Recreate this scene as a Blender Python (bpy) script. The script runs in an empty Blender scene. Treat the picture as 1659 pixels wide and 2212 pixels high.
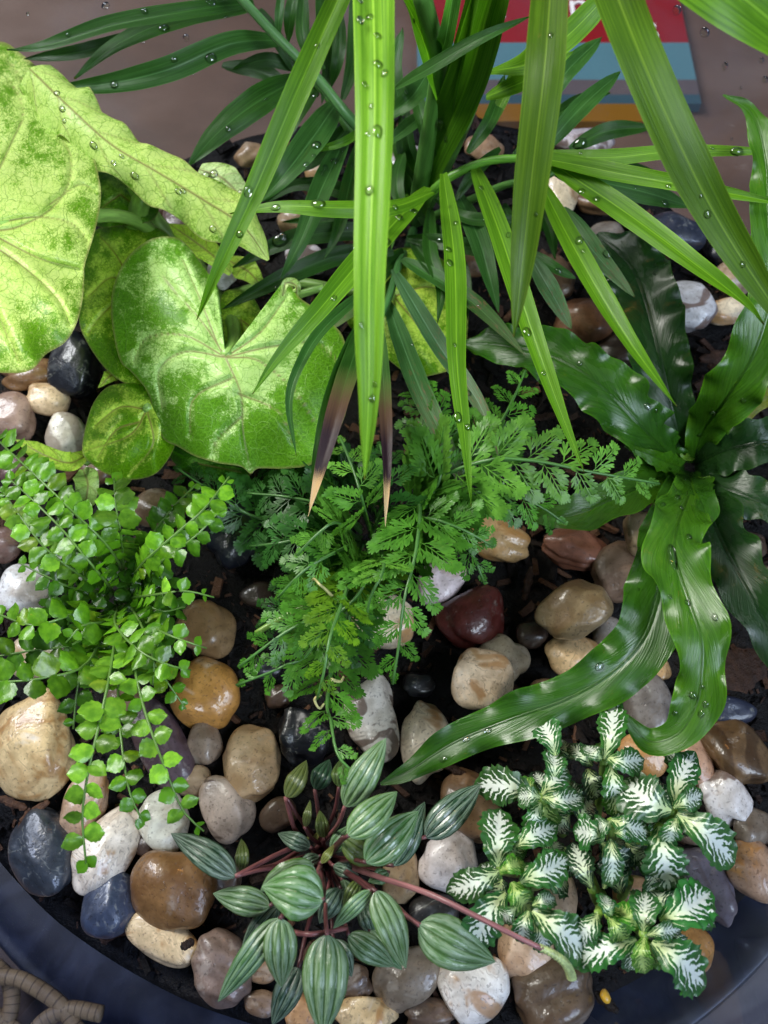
import bpy, math, random
import numpy as np
from mathutils import Matrix, Vector

scn = bpy.context.scene
R = math.radians
rnd = random.Random(11)
nrng = np.random.default_rng(5)

# ------------------------------------------------------------------ camera
CAM_H, TILT, FPX = 0.314, R(25.0), 1106.0 / math.tan(R(30.0))
cam_d = bpy.data.cameras.new('camera')
cam = bpy.data.objects.new('camera', cam_d)
scn.collection.objects.link(cam)
cam.location = (0, 0, CAM_H)
cam.rotation_euler = (TILT, 0, 0)
cam_d.sensor_fit = 'VERTICAL'
cam_d.sensor_height = 24
cam_d.angle = R(60.0)
cam_d.clip_start, cam_d.clip_end = 0.005, 20
cam_d.dof.use_dof = True
cam_d.dof.focus_distance = 0.285
cam_d.dof.aperture_fstop = 10.5
scn.camera = cam

# ------------------------------------------------------------------ light
world = bpy.data.worlds.new('World')
scn.world = world
world.use_nodes = True
world.node_tree.nodes['Background'].inputs['Color'].default_value = (0.62, 0.78, 1.0, 1)
world.node_tree.nodes['Background'].inputs['Strength'].default_value = 0.12

def area(name, loc, target, sx, sy, power, col):
    d = bpy.data.lights.new(name, 'AREA')
    d.shape = 'RECTANGLE'; d.size, d.size_y = sx, sy
    d.energy, d.color = power, col
    o = bpy.data.objects.new(name, d)
    scn.collection.objects.link(o)
    o.location = loc
    o.rotation_euler = (Vector(target) - Vector(loc)).to_track_quat('-Z', 'Y').to_euler()
    return o
area('window_light', (0.75, -0.62, 1.05), (0, 0.14, 0), 0.65, 0.95, 29.0, (0.78, 0.89, 1.0))
area('window_light_far', (-0.95, 0.75, 1.15), (0, 0.14, 0), 0.7, 0.75, 46.0, (1.0, 0.975, 0.90))
area('room_lamp', (0.10, 1.15, 1.35), (0, 0.2, 0), 0.07, 0.05, 0.8, (1.0, 0.42, 0.10))

scn.view_settings.view_transform = 'Standard'
scn.view_settings.look = 'None'
scn.view_settings.exposure = 0.0
scn.view_settings.gamma = 1.0
scn.render.engine = 'CYCLES'
scn.cycles.use_denoising = True
scn.cycles.use_adaptive_sampling = True
scn.cycles.adaptive_threshold = 0.04
scn.cycles.max_bounces = 5
scn.cycles.diffuse_bounces = 2
scn.cycles.glossy_bounces = 2
scn.cycles.transmission_bounces = 4
scn.cycles.transparent_max_bounces = 10
scn.cycles.caustics_reflective = False
scn.cycles.caustics_refractive = False

# ------------------------------------------------------------------ helpers
ST, CT = math.sin(TILT), math.cos(TILT)
def P(px, py, z):
    """place a point at height z where the sight line through photo point (px,py) meets it"""
    px = np.asarray(px, float); py = np.asarray(py, float); z = np.asarray(z, float)
    x = (px - 829.5) / FPX; y = (1106.0 - py) / FPX
    dy = ST + y * CT; dz = -CT + y * ST
    t = (z - CAM_H) / dz
    return np.stack([x * t, dy * t, z + 0 * t], -1)
def depth(p):
    p = np.asarray(p)
    return p[..., 1] * ST + (CAM_H - p[..., 2]) * CT
def mpp(p):
    return depth(p) / FPX
def S(r, g, b):
    f = lambda c: (c / 255 / 12.92) if c / 255 <= 0.04045 else ((c / 255 + 0.055) / 1.055) ** 2.4
    return (f(r), f(g), f(b), 1.0)
def unit(v):
    return v / np.maximum(np.linalg.norm(v, axis=-1, keepdims=True), 1e-12)

def catmull(pts, n, closed=False):
    pts = np.asarray(pts, float)
    m = len(pts)
    if m == 2 and not closed:
        t = np.linspace(0, 1, n)[:, None]
        return pts[0] * (1 - t) + pts[1] * t
    if closed:
        seg = m; q = lambda i: pts[i % m]
        ts = np.linspace(0, seg, n, endpoint=False)
    else:
        seg = m - 1
        ext = np.vstack([2 * pts[0] - pts[1], pts, 2 * pts[-1] - pts[-2]])
        q = lambda i: ext[i + 1]
        # uniform in arc length
        ln = np.linalg.norm(np.diff(pts[:, :3], axis=0), axis=1)
        cum = np.concatenate([[0], np.cumsum(ln)]) / ln.sum()
        ts = np.interp(np.linspace(0, 1, n), cum, np.arange(m))
    out = []
    for t in ts:
        i = min(int(t), seg - 1); f = t - i
        p0, p1, p2, p3 = q(i - 1), q(i), q(i + 1), q(i + 2)
        out.append(0.5 * (2 * p1 + (p2 - p0) * f + (2 * p0 - 5 * p1 + 4 * p2 - p3) * f * f + (3 * p1 - p0 - 3 * p2 + p3) * f ** 3))
    return np.array(out)

def mesh(name, V, F, mat, uv=None, smooth=True, attrs=None):
    me = bpy.data.meshes.new(name)
    V = np.asarray(V, float)
    me.from_pydata(V.tolist(), [], [tuple(int(i) for i in f) for f in F])
    if uv is not None:
        lay = me.uv_layers.new(name='UVMap')
        li = np.empty(len(me.loops), np.int32); me.loops.foreach_get('vertex_index', li)
        lay.data.foreach_set('uv', np.asarray(uv, np.float32)[li].ravel())
    if attrs:
        for k, a in attrs.items():
            at = me.attributes.new(k, 'FLOAT', 'POINT')
            at.data.foreach_set('value', np.asarray(a, np.float32))
    if smooth:
        me.polygons.foreach_set('use_smooth', np.ones(len(me.polygons), bool))
    if mat: me.materials.append(mat)
    me.update()
    return me
def link(name, me, parent=None, color=None):
    o = bpy.data.objects.new(name, me)
    scn.collection.objects.link(o)
    if parent is not None:
        o.parent = parent
        o.matrix_parent_inverse = Matrix.Translation(-parent.location) if parent.type == 'EMPTY' else Matrix.Identity(4)
    if color is not None: o.color = color
    return o
def tag(o, label=None, cat=None, group=None, kind=None):
    if label: o['label'] = label
    if cat: o['category'] = cat
    if group: o['group'] = group
    if kind: o['kind'] = kind
    return o
def thing(name, label, cat, loc, group=None):
    o = bpy.data.objects.new(name, None)
    o.empty_display_size = 0.01
    scn.collection.objects.link(o)
    o.location = Vector([float(c) for c in loc])
    return tag(o, label, cat, group)

def grid_faces(nu, nv):
    i, j = np.meshgrid(np.arange(nu), np.arange(nv), indexing='ij')
    a = (i * (nv + 1) + j).ravel()
    return np.stack([a, a + nv + 1, a + nv + 2, a + 1], -1)

def blade(spine, width, prof=None, nu=28, nv=8, fold=0.0, roll=0.0, roll2=None, camface=0.55, wave=(0, 0, 0), arch=0.0,
          ribs=None, edge=(0, 0), pleat=(0, 0), twist_n=None, noise=0.0):
    """leaf blade swept along a 3D spine. spine: (px,py,z); width: full width in photo px; prof: [(u,w)] relative widths"""
    sp = np.asarray(spine, float)
    k = P(sp[:, 0], sp[:, 1], sp[:, 2])
    C = catmull(k, nu + 1)
    T = unit(np.gradient(C, axis=0))
    u = np.linspace(0, 1, nu + 1)
    pu, pw = zip(*prof)
    w = np.interp(u, pu, pw)
    ks = np.ones(3) / 3
    w2 = np.convolve(np.pad(w, 1, mode='edge'), ks, 'valid'); w2[0], w2[-1] = w[0], w[-1]
    w = w2 * width * 0.5 * mpp(C)
    tocam = unit(np.array([0, 0, CAM_H]) - C)
    up = np.array([0, 0, 1.0])
    N = unit(tocam * camface + up * (1 - camface))
    Sd = unit(np.cross(T, N)); N = unit(np.cross(Sd, T))
    ra = np.interp(u, [0, 1], [roll, roll if roll2 is None else roll2])[:, None]
    Sd, N = Sd * np.cos(ra) + N * np.sin(ra), N * np.cos(ra) - Sd * np.sin(ra)
    v = np.linspace(-1, 1, nv + 1)
    W = w[:, None]
    av = np.abs(v)[None, :]
    rag = 1.0
    if edge[0]:
        ph = nrng.random(2) * 6
        rag = 1 + edge[0] * (np.sin(u[:, None] * edge[1] * 6.283 + ph[0]) * 0.6 + np.abs(np.sin(u[:, None] * edge[1] * 3.1 + ph[1])) * 0.5) * np.clip(av * 1.6 - 0.6, 0, 1)
    lat = W * v[None, :] * math.cos(fold) * rag
    h = W * av * math.sin(fold) - arch * W * av ** 2
    if wave[0]:
        ph = nrng.random(4) * 6.28
        sgn = (v > 0)[None, :]
        a1 = np.where(sgn, np.sin(wave[1] * 6.283 * u[:, None] + ph[0]), np.sin(wave[1] * 6.283 * u[:, None] + ph[1]))
        a2 = np.where(sgn, np.sin(wave[1] * 11.1 * u[:, None] + ph[2]), np.sin(wave[1] * 9.7 * u[:, None] + ph[3]))
        h = h + wave[0] * W.max() * (a1 * 0.65 + a2 * 0.45) * av ** wave[2] * np.minimum(1, W / W.max() * 1.4)
    if ribs is not None:
        h = h + ribs(u[:, None], v[None, :]) * W
    if pleat[0]:
        h = h + pleat[0] * W * np.cos(v[None, :] * pleat[1] * math.pi)
    if noise:
        ph = nrng.random(6) * 6.28
        h = h + noise * W.max() * (np.sin(u[:, None] * 9 + v * 2 + ph[0]) + np.sin(u[:, None] * 5 - v * 3 + ph[1]))
    pos = C[:, None, :] + Sd[:, None, :] * lat[..., None] + N[:, None, :] * h[..., None]
    uv = np.stack(np.broadcast_arrays(u[:, None], (v * 0.5 + 0.5)[None, :]), -1)
    return dict(V=pos.reshape(-1, 3), F=grid_faces(nu, nv), uv=uv.reshape(-1, 2), grid=pos, N=N, T=T, S=Sd, C=C, w=w)

def leaf(name, b, mat, parent, color):
    o = link(name, mesh(name, b['V'], b['F'], mat, b['uv']), parent, color)
    return o

def tube(name, spine, r0, r1, mat, parent, color, n=18, seg=8, world_pts=False):
    sp = np.asarray(spine, float)
    k = sp if world_pts else P(sp[:, 0], sp[:, 1], sp[:, 2])
    C = catmull(k, n)
    T = unit(np.gradient(C, axis=0))
    ref = np.array([0.3, 0.2, 0.93]) if abs(T[0][2]) < 0.8 else np.array([1.0, 0.1, 0])
    A = unit(np.cross(T, ref)); B = np.cross(T, A)
    rr = np.linspace(r0, r1, n)[:, None, None]
    an = np.linspace(0, 2 * math.pi, seg, endpoint=False)
    ring = C[:, None, :] + rr * (A[:, None, :] * np.cos(an)[None, :, None] + B[:, None, :] * np.sin(an)[None, :, None])
    V = ring.reshape(-1, 3)
    F = []
    for i in range(n - 1):
        for j in range(seg):
            j2 = (j + 1) % seg
            F.append((i * seg + j, i * seg + j2, (i + 1) * seg + j2, (i + 1) * seg + j))
    F.append(tuple(range(seg))[::-1]); F.append(tuple((n - 1) * seg + j for j in range(seg)))
    uv = np.stack(np.broadcast_arrays(np.linspace(0, 1, n)[:, None], (np.arange(seg) / seg)[None, :]), -1).reshape(-1, 2)
    return link(name, mesh(name, V, F, mat, uv), parent, color)

# ------------------------------------------------------------------ node helper
class NT:
    def __init__(s, name):
        s.m = bpy.data.materials.new(name); s.m.use_nodes = True
        s.t = s.m.node_tree; s.t.nodes.clear()
    def n(s, typ, props=None, **ins):
        nd = s.t.nodes.new('ShaderNode' + typ)
        for k, v in (props or {}).items(): setattr(nd, k, v)
        for k, v in ins.items():
            key = int(k[1:]) if k[0] == 'i' and k[1:].isdigit() else k.replace('_', ' ')
            s.set(nd.inputs[key], v)
        return nd
    def set(s, sock, v):
        if isinstance(v, bpy.types.NodeSocket): s.t.links.new(v, sock)
        elif isinstance(v, bpy.types.Node): s.t.links.new(v.outputs[0], sock)
        else: sock.default_value = v
    def math(s, op, a, b=0.0, c=None, clamp=False):
        nd = s.t.nodes.new('ShaderNodeMath'); nd.operation = op; nd.use_clamp = clamp
        s.set(nd.inputs[0], a); s.set(nd.inputs[1], b)
        if c is not None: s.set(nd.inputs[2], c)
        return nd.outputs[0]
    def mix(s, fac, a, b, blend='MIX'):
        nd = s.t.nodes.new('ShaderNodeMix'); nd.data_type = 'RGBA'; nd.blend_type = blend
        s.set(nd.inputs[0], fac); s.set(nd.inputs[6], a); s.set(nd.inputs[7], b)
        return nd.outputs[2]
    def ramp(s, fac, stops, interp='LINEAR'):
        nd = s.t.nodes.new('ShaderNodeValToRGB'); nd.color_ramp.interpolation = interp
        e = nd.color_ramp.elements
        while len(e) < len(stops): e.new(0.5)
        for el, (p, c) in zip(e, stops):
            el.position = p; el.color = c if hasattr(c, '__len__') else (c, c, c, 1)
        s.set(nd.inputs[0], fac)
        return nd.outputs[0]
    def smooth(s, x, a, b):
        nd = s.t.nodes.new('ShaderNodeMapRange'); nd.interpolation_type = 'SMOOTHSTEP'
        s.set(nd.inputs[0], x); s.set(nd.inputs[1], a); s.set(nd.inputs[2], b)
        return nd.outputs[0]
    def uv(s):
        tc = s.n('TexCoord'); sp = s.n('SeparateXYZ', None, i0=tc.outputs['UV'])
        return sp.outputs[0], sp.outputs[1], tc
    def xyz(s, x, y, z=0.0):
        return s.n('CombineXYZ', None, i0=x, i1=y, i2=z).outputs[0]
    def noise(s, vec, scale, detail=3.0, rough=0.55, dist=0.0):
        return s.n('TexNoise', None, Vector=vec, Scale=scale, Detail=detail, Roughness=rough, Distortion=dist).outputs[0]
    def out(s, sh):
        o = s.n('OutputMaterial'); s.t.links.new(sh if isinstance(sh, bpy.types.NodeSocket) else sh.outputs[0], o.inputs[0]); return s.m

def leaf_out(N, col, rough=0.4, transl=0.28, height=None, bump=0.3, bdist=0.0006, coat=0.0, tcol=(1.05, 1.25, 0.45, 1), spec=0.5, coat_rough=0.08):
    ins = dict(Base_Color=col, Roughness=rough)
    b = N.n('BsdfPrincipled', None, **ins)
    N.set(b.inputs['Specular IOR Level'], spec)
    N.set(b.inputs['Coat Weight'], coat); b.inputs['Coat Roughness'].default_value = coat_rough
    tr = N.n('BsdfTranslucent', None, Color=N.mix(1.0, col, tcol, 'MULTIPLY'))
    if height is not None:
        bp = N.n('Bump', None, Strength=bump, Distance=bdist, Height=height)
        N.set(b.inputs['Normal'], bp.outputs[0]); N.set(tr.inputs['Normal'], bp.outputs[0])
    return N.out(N.n('MixShader', None, i0=transl, i1=b.outputs[0], i2=tr.outputs[0]))
# ------------------------------------------------------------------ materials
def mat_palm(name, tip=False, spots=0.0, transl=0.34, rough=0.42):
    N = NT(name); u, v, tc = N.uv()
    oi = N.n('ObjectInfo')
    rn = N.math('MULTIPLY', oi.outputs['Random'], 37.0)
    st = N.noise(N.xyz(N.math('MULTIPLY', u, 2.2), N.math('MULTIPLY', v, 26.0), rn), 1.0, 4.0, 0.6)
    big = N.noise(N.xyz(N.math('MULTIPLY', u, 5.0), N.math('MULTIPLY', v, 2.0), rn), 1.0, 3.0)
    base = oi.outputs['Color']
    dark = N.mix(1.0, base, (0.58, 0.66, 0.5, 1), 'MULTIPLY')
    lite = N.mix(1.0, base, (1.25, 1.18, 1.2, 1), 'MULTIPLY')
    c = N.mix(N.smooth(st, 0.33, 0.66), dark, lite)
    c = N.mix(N.math('MULTIPLY', N.smooth(big, 0.42, 0.70), 0.7), c, dark)
    dv = N.math('ABSOLUTE', N.math('SUBTRACT', v, 0.5))
    rib = N.math('SUBTRACT', 1.0, N.smooth(dv, 0.008, 0.035))
    c = N.mix(N.math('MULTIPLY', rib, 0.75), c, N.mix(1.0, base, (2.1, 1.7, 2.6, 1), 'MULTIPLY'))
    ed = N.smooth(dv, 0.455, 0.49)
    c = N.mix(N.math('MULTIPLY', ed, 0.5), c, N.mix(1.0, base, (1.9, 1.6, 1.9, 1), 'MULTIPLY'))
    if spots:
        sp = N.noise(N.xyz(N.math('MULTIPLY', u, 22.0), N.math('MULTIPLY', v, 7.0), rn), 1.0, 3.0, 0.6)
        mask = N.math('MULTIPLY', N.smooth(sp, 0.55, 0.68), N.smooth(u, 0.2, 0.7))
        c = N.mix(N.math('MULTIPLY', mask, spots), c, S(122, 84, 62))
        c = N.mix(N.math('MULTIPLY', N.smooth(u, 0.45, 0.9), 0.30 * spots), c, S(150, 152, 112))
    if tip:
        wob = N.math('ADD', u, N.math('MULTIPLY', N.math('SUBTRACT', st, 0.5), 0.16))
        r = N.ramp(wob, [(0.0, 0.0), (0.35, 0.0), (0.58, 1.0), (1.0, 1.0)])
        brown = N.ramp(wob, [(0.40, S(112, 108, 62)), (0.58, S(92, 68, 52)), (0.70, S(46, 30, 38)), (0.84, S(44, 28, 34)), (0.88, S(214, 176, 128)), (1.0, S(226, 196, 156))])
        c = N.mix(r, c, brown)
    else:
        c = N.mix(N.math('MULTIPLY', N.smooth(u, 0.985, 1.0), 0.8), c, S(96, 70, 30))
    return leaf_out(N, c, rough, transl, st, 0.3, 0.0005, 0.03, spec=0.28)
M_palm = mat_palm('palm_leaf')
M_palm_spot = mat_palm('palm_leaf_spotted', spots=0.8)
M_palm_tip = mat_palm('palm_leaf_dry_tip', tip=True)

def mat_stem(name, streak=True, rough=0.4):
    N = NT(name); u, v, tc = N.uv(); oi = N.n('ObjectInfo')
    st = N.noise(N.xyz(N.math('MULTIPLY', u, 6.0), N.math('MULTIPLY', v, 8.0), oi.outputs['Random']), 1.0, 4.0)
    base = oi.outputs['Color']
    c = N.mix(N.smooth(st, 0.3, 0.7), N.mix(1.0, base, (0.6, 0.6, 0.6, 1), 'MULTIPLY'), N.mix(1.0, base, (1.25, 1.25, 1.25, 1), 'MULTIPLY'))
    return leaf_out(N, c, rough, 0.12, st, 0.25, 0.0004, 0.1)
M_stem = mat_stem('green_stem')

def mat_arrow():
    N = NT('arrowhead_leaf'); u, v, tc = N.uv(); oi = N.n('ObjectInfo')
    vein = N.n('Attribute', {'attribute_name': 'vein'}).outputs['Fac']
    pale = N.n('Attribute', {'attribute_name': 'pale'}).outputs['Fac']
    vec = N.n('VectorMath', {'operation': 'ADD'}, i0=tc.outputs['UV'], i1=N.xyz(N.math('MULTIPLY', oi.outputs['Random'], 50), 0, 0)).outputs[0]
    warp = N.n('TexNoise', None, Vector=vec, Scale=9.0, Detail=2.0).outputs[1]
    wv = N.n('VectorMath', {'operation': 'ADD'}, i0=vec, i1=N.n('VectorMath', {'operation': 'SCALE'}, i0=warp, Scale=0.10).outputs[0]).outputs[0]
    def net(s, a, b):
        vo = N.n('TexVoronoi', {'feature': 'DISTANCE_TO_EDGE'}, Vector=wv, Scale=s)
        return N.math('SUBTRACT', 1.0, N.smooth(vo.outputs[0], a, b))
    n1 = net(6.5, 0.004, 0.035); n2 = net(17.0, 0.01, 0.09)
    n3 = net(34.0, 0.04, 0.26)
    blot = N.noise(vec, 5.2, 5.0, 0.66, 0.3)
    fine = N.noise(vec, 38.0, 3.0, 0.7)
    f2 = N.noise(vec, 13.0, 3.0, 0.6)
    bl = N.math('ADD', N.math('ADD', blot, N.math('MULTIPLY', N.math('SUBTRACT', fine, 0.5), 0.7)), N.math('MULTIPLY', N.math('SUBTRACT', f2, 0.5), 0.30))
    green = N.smooth(N.math('SUBTRACT', bl, pale), -0.03, 0.10)
    green = N.math('MAXIMUM', green, N.math('MULTIPLY', n3, N.math('MULTIPLY', N.smooth(N.math('SUBTRACT', bl, pale), -0.16, 0.04), 0.8)))
    base = oi.outputs['Color']
    gr = N.mix(N.smooth(fine, 0.3, 0.7), N.mix(1.0, base, (0.12, 0.26, 0.02, 1), 'MULTIPLY'), N.mix(1.0, base, (0.24, 0.44, 0.05, 1), 'MULTIPLY'))
    lt = N.mix(N.smooth(blot, 0.3, 0.7), base, N.mix(1.0, base, (0.86, 0.93, 0.72, 1), 'MULTIPLY'))
    c = N.mix(green, lt, gr)
    c = N.mix(N.math('MULTIPLY', n2, 0.38), c, N.mix(1.0, base, (0.34, 0.58, 0.14, 1), 'MULTIPLY'))
    c = N.mix(N.math('MULTIPLY', n1, 0.6), c, N.mix(1.0, base, (0.34, 0.50, 0.18, 1), 'MULTIPLY'))
    c = N.mix(N.math('MULTIPLY', vein, 0.95), c, N.mix(0.2, S(122, 88, 58), base))
    rim = N.n('Attribute', {'attribute_name': 'rim'}).outputs['Fac']
    c = N.mix(N.math('MULTIPLY', rim, 0.6), c, S(150, 128, 92))
    h = N.math('SUBTRACT', N.math('MULTIPLY', f2, 0.6), N.math('ADD', N.math('MULTIPLY', n1, 0.5), vein))
    return leaf_out(N, c, 0.40, 0.30, h, 0.4, 0.0008, 0.06, (1.0, 1.12, 0.45, 1), spec=0.3)
M_arrow = mat_arrow()

def mat_strap():
    N = NT('strap_fern_leaf'); u, v, tc = N.uv(); oi = N.n('ObjectInfo')
    base = oi.outputs['Color']
    dv = N.math('ABSOLUTE', N.math('SUBTRACT', v, 0.5))
    w = N.math('SUBTRACT', N.math('MULTIPLY', u, 60.0), N.math('MULTIPLY', dv, 26.0))
    lines = N.noise(N.xyz(w, N.math('MULTIPLY', dv, 3.0), oi.outputs['Random']), 1.6, 2.0)
    big = N.noise(N.xyz(N.math('MULTIPLY', u, 6.0), N.math('MULTIPLY', v, 3.0), N.math('MULTIPLY', oi.outputs['Random'], 30)), 1.0, 3.0)
    c = N.mix(N.smooth(lines, 0.35, 0.65), N.mix(1.0, base, (0.72, 0.78, 0.65, 1), 'MULTIPLY'), N.mix(1.0, base, (1.2, 1.15, 1.1, 1), 'MULTIPLY'))
    c = N.mix(N.math('MULTIPLY', N.smooth(big, 0.4, 0.7), 0.4), c, N.mix(1.0, base, (1.5, 1.25, 0.9, 1), 'MULTIPLY'))
    rib = N.math('SUBTRACT', 1.0, N.smooth(dv, 0.010, 0.035))
    c = N.mix(N.math('MULTIPLY', rib, 0.55), c, N.mix(1.0, base, (0.5, 0.55, 0.5, 1), 'MULTIPLY'))
    c = N.mix(N.math('MULTIPLY', N.smooth(dv, 0.465, 0.495), 0.6), c, N.mix(1.0, base, (2.2, 1.9, 1.2, 1), 'MULTIPLY'))
    spo = N.noise(N.xyz(N.math('MULTIPLY', u, 30.0), N.math('MULTIPLY', v, 9.0), N.math('MULTIPLY', oi.outputs['Random'], 17)), 1.0, 3.0, 0.7)
    c = N.mix(N.math('MULTIPLY', N.smooth(spo, 0.60, 0.72), 0.5), c, N.mix(1.0, base, (2.2, 1.5, 1.2, 1), 'MULTIPLY'))
    c = N.mix(N.math('MULTIPLY', N.smooth(spo, 0.36, 0.26), 0.6), c, N.mix(1.0, base, (0.45, 0.5, 0.5, 1), 'MULTIPLY'))
    wet = N.smooth(N.noise(N.xyz(N.math('MULTIPLY', u, 9.0), N.math('MULTIPLY', v, 4.0), N.math('MULTIPLY', oi.outputs['Random'], 11)), 1.0, 2.0), 0.50, 0.53)
    ro = N.math('SUBTRACT', 0.36, N.math('MULTIPLY', wet, 0.14))
    h = N.math('ADD', N.math('MULTIPLY', lines, 0.4), N.math('MULTIPLY', rib, -0.8))
    return leaf_out(N, c, ro, 0.22, h, 0.45, 0.0009, 0.10, coat_rough=0.14, spec=0.45)
M_strap = mat_strap()

def mat_button():
    N = NT('button_fern_leaflet'); oi = N.n('ObjectInfo'); tc = N.n('TexCoord')
    base = oi.outputs['Color']
    vec = N.n('VectorMath', {'operation': 'ADD'}, i0=tc.outputs['Object'], i1=N.xyz(N.math('MULTIPLY', oi.outputs['Random'], 50), 0, 0)).outputs[0]
    n = N.noise(vec, 2.4, 3.0)
    c = N.mix(N.smooth(n, 0.3, 0.7), N.mix(1.0, base, (0.62, 0.7, 0.6, 1), 'MULTIPLY'), N.mix(1.0, base, (1.3, 1.2, 1.1, 1), 'MULTIPLY'))
    rv = N.math('ADD', 0.62, N.math('MULTIPLY', oi.outputs['Random'], 0.72))
    c = N.mix(1.0, c, N.xyz(rv, rv, rv), 'MULTIPLY')
    return leaf_out(N, c, 0.32, 0.30, n, 0.25, 0.0008, 0.12)
M_button = mat_button()

def mat_carrot():
    N = NT('carrot_fern_leaflet'); oi = N.n('ObjectInfo'); tc = N.n('TexCoord')
    base = oi.outputs['Color']
    vec = N.n('VectorMath', {'operation': 'ADD'}, i0=tc.outputs['Object'], i1=N.xyz(N.math('MULTIPLY', oi.outputs['Random'], 50), 0, 0)).outputs[0]
    n = N.noise(vec, 5.0, 3.0)
    c = N.mix(N.smooth(n, 0.3, 0.7), N.mix(1.0, base, (0.65, 0.7, 0.6, 1), 'MULTIPLY'), N.mix(1.0, base, (1.3, 1.2, 1.15, 1), 'MULTIPLY'))
    rv = N.math('ADD', 0.75, N.math('MULTIPLY', oi.outputs['Random'], 0.5))
    c = N.mix(1.0, c, N.xyz(rv, rv, rv), 'MULTIPLY')
    return leaf_out(N, c, 0.42, 0.25, None, coat=0.05, spec=0.3)
M_carrot = mat_carrot()

def mat_pep(name, wet=0.0, under=False):
    N = NT(name); u, v, tc = N.uv(); oi = N.n('ObjectInfo')
    base = oi.outputs['Color']
    vs = N.math('SUBTRACT', N.math('MULTIPLY', v, 2.0), 1.0)
    # five sunken veins that converge at base and tip: silvery ridges between
    ridge = N.math('ABSOLUTE', N.math('SINE', N.math('MULTIPLY', vs, math.pi * 2.0)))
    n = N.noise(N.xyz(N.math('MULTIPLY', u, 14.0), N.math('MULTIPLY', v, 9.0), N.math('MULTIPLY', oi.outputs['Random'], 30)), 1.0, 4.0, 0.6)
    lat = N.noise(N.xyz(N.math('MULTIPLY', u, 5.0), N.math('MULTIPLY', v, 22.0), N.math('MULTIPLY', oi.outputs['Random'], 9.0)), 1.0, 3.0)
    sil = N.smooth(N.math('ADD', ridge, N.math('MULTIPLY', N.math('SUBTRACT', n, 0.5), 0.45)), 0.10, 0.55)
    c = N.mix(sil, N.mix(1.0, base, (0.50, 0.58, 0.40, 1), 'MULTIPLY'), base)
    sil2 = N.math('MULTIPLY', sil, N.smooth(lat, 0.35, 0.6))
    c = N.mix(N.math('MULTIPLY', sil2, 0.08 if under else 0.36), c, S(176, 196, 176))
    dv = N.math('ABSOLUTE', vs)
    c = N.mix(N.math('MULTIPLY', N.smooth(dv, 0.93, 0.985), 0.7), c, N.mix(1.0, base, (1.3, 1.25, 1.0, 1), 'MULTIPLY'))
    return leaf_out(N, c, 0.30 - 0.12 * wet, 0.14, n, 0.5, 0.0006, 0.2 + 0.6 * wet)
M_pep = mat_pep('peperomia_leaf'); M_pep_wet = mat_pep('peperomia_leaf_wet', 1.0); M_pep_olive = mat_pep('peperomia_leaf_underside', 0.0, True)

def mat_fit():
    N = NT('white_veined_leaf'); u, v, tc = N.uv(); oi = N.n('ObjectInfo')
    base = oi.outputs['Color']
    rn = N.math('MULTIPLY', oi.outputs['Random'], 40)
    dv = N.math('ABSOLUTE', N.math('SUBTRACT', N.math('MULTIPLY', v, 2.0), 1.0))
    sd = N.math('SIGN', N.math('SUBTRACT', v, 0.5))
    wob = N.noise(N.xyz(N.math('MULTIPLY', u, 7.0), N.math('MULTIPLY', v, 6.0), rn), 1.0, 3.0)
    wob = N.math('SUBTRACT', wob, 0.5)
    # lateral veins sweep forward and fray out toward the margin
    w2 = N.math('SUBTRACT', N.noise(N.xyz(N.math('MULTIPLY', u, 22.0), N.math('MULTIPLY', v, 16.0), rn), 1.0, 2.0), 0.5)
    ph = N.math('ADD', N.math('SUBTRACT', u, N.math('MULTIPLY', N.math('POWER', dv, 1.3), 0.36)), N.math('ADD', N.math('MULTIPLY', wob, 0.22), N.math('MULTIPLY', sd, 0.027)))
    s = N.math('COSINE', N.math('MULTIPLY', ph, 2 * math.pi * 7.5))
    s2 = N.math('COSINE', N.math('ADD', N.math('MULTIPLY', N.math('ADD', ph, N.math('MULTIPLY', dv, 0.10)), 2 * math.pi * 15.0), 1.0))
    lim = N.math('MULTIPLY', N.math('SUBTRACT', dv, 0.30), 1.8)
    lim = N.math('ADD', lim, N.math('MULTIPLY', N.smooth(u, 0.70, 1.0), 0.9))
    x = N.math('ADD', N.math('MULTIPLY', s, 0.70), N.math('ADD', N.math('MULTIPLY', s2, 0.42), N.math('ADD', N.math('MULTIPLY', wob, 0.9), N.math('MULTIPLY', w2, 0.9))))
    white = N.smooth(N.math('SUBTRACT', N.math('ADD', x, 0.05), lim), -0.12, 0.22)
    core = N.math('SUBTRACT', 1.0, N.smooth(N.math('ADD', dv, N.math('MULTIPLY', wob, 0.3)), 0.05, 0.16))
    white = N.math('MAXIMUM', white, N.math('MULTIPLY', core, N.math('SUBTRACT', 1.0, N.smooth(u, 0.86, 1.0))))
    white = N.math('MULTIPLY', white, N.math('SUBTRACT', 1.0, N.smooth(N.math('ADD', dv, N.math('MULTIPLY', w2, 0.3)), 0.72, 0.93)))
    g = N.mix(N.smooth(wob, -0.2, 0.2), N.mix(1.0, base, (0.7, 0.75, 0.7, 1), 'MULTIPLY'), N.mix(1.0, base, (1.3, 1.25, 1.1, 1), 'MULTIPLY'))
    wh = N.mix(N.smooth(u, 0.0, 0.5), S(196, 214, 148), S(232, 240, 234))
    wh = N.mix(oi.outputs['Alpha'], S(178, 204, 120), wh)
    c = N.mix(white, g, wh)
    return leaf_out(N, c, 0.38, 0.2, N.math('ADD', N.math('MULTIPLY', white, -0.5), wob), 0.5, 0.0006, 0.2)
M_fit = mat_fit()

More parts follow.
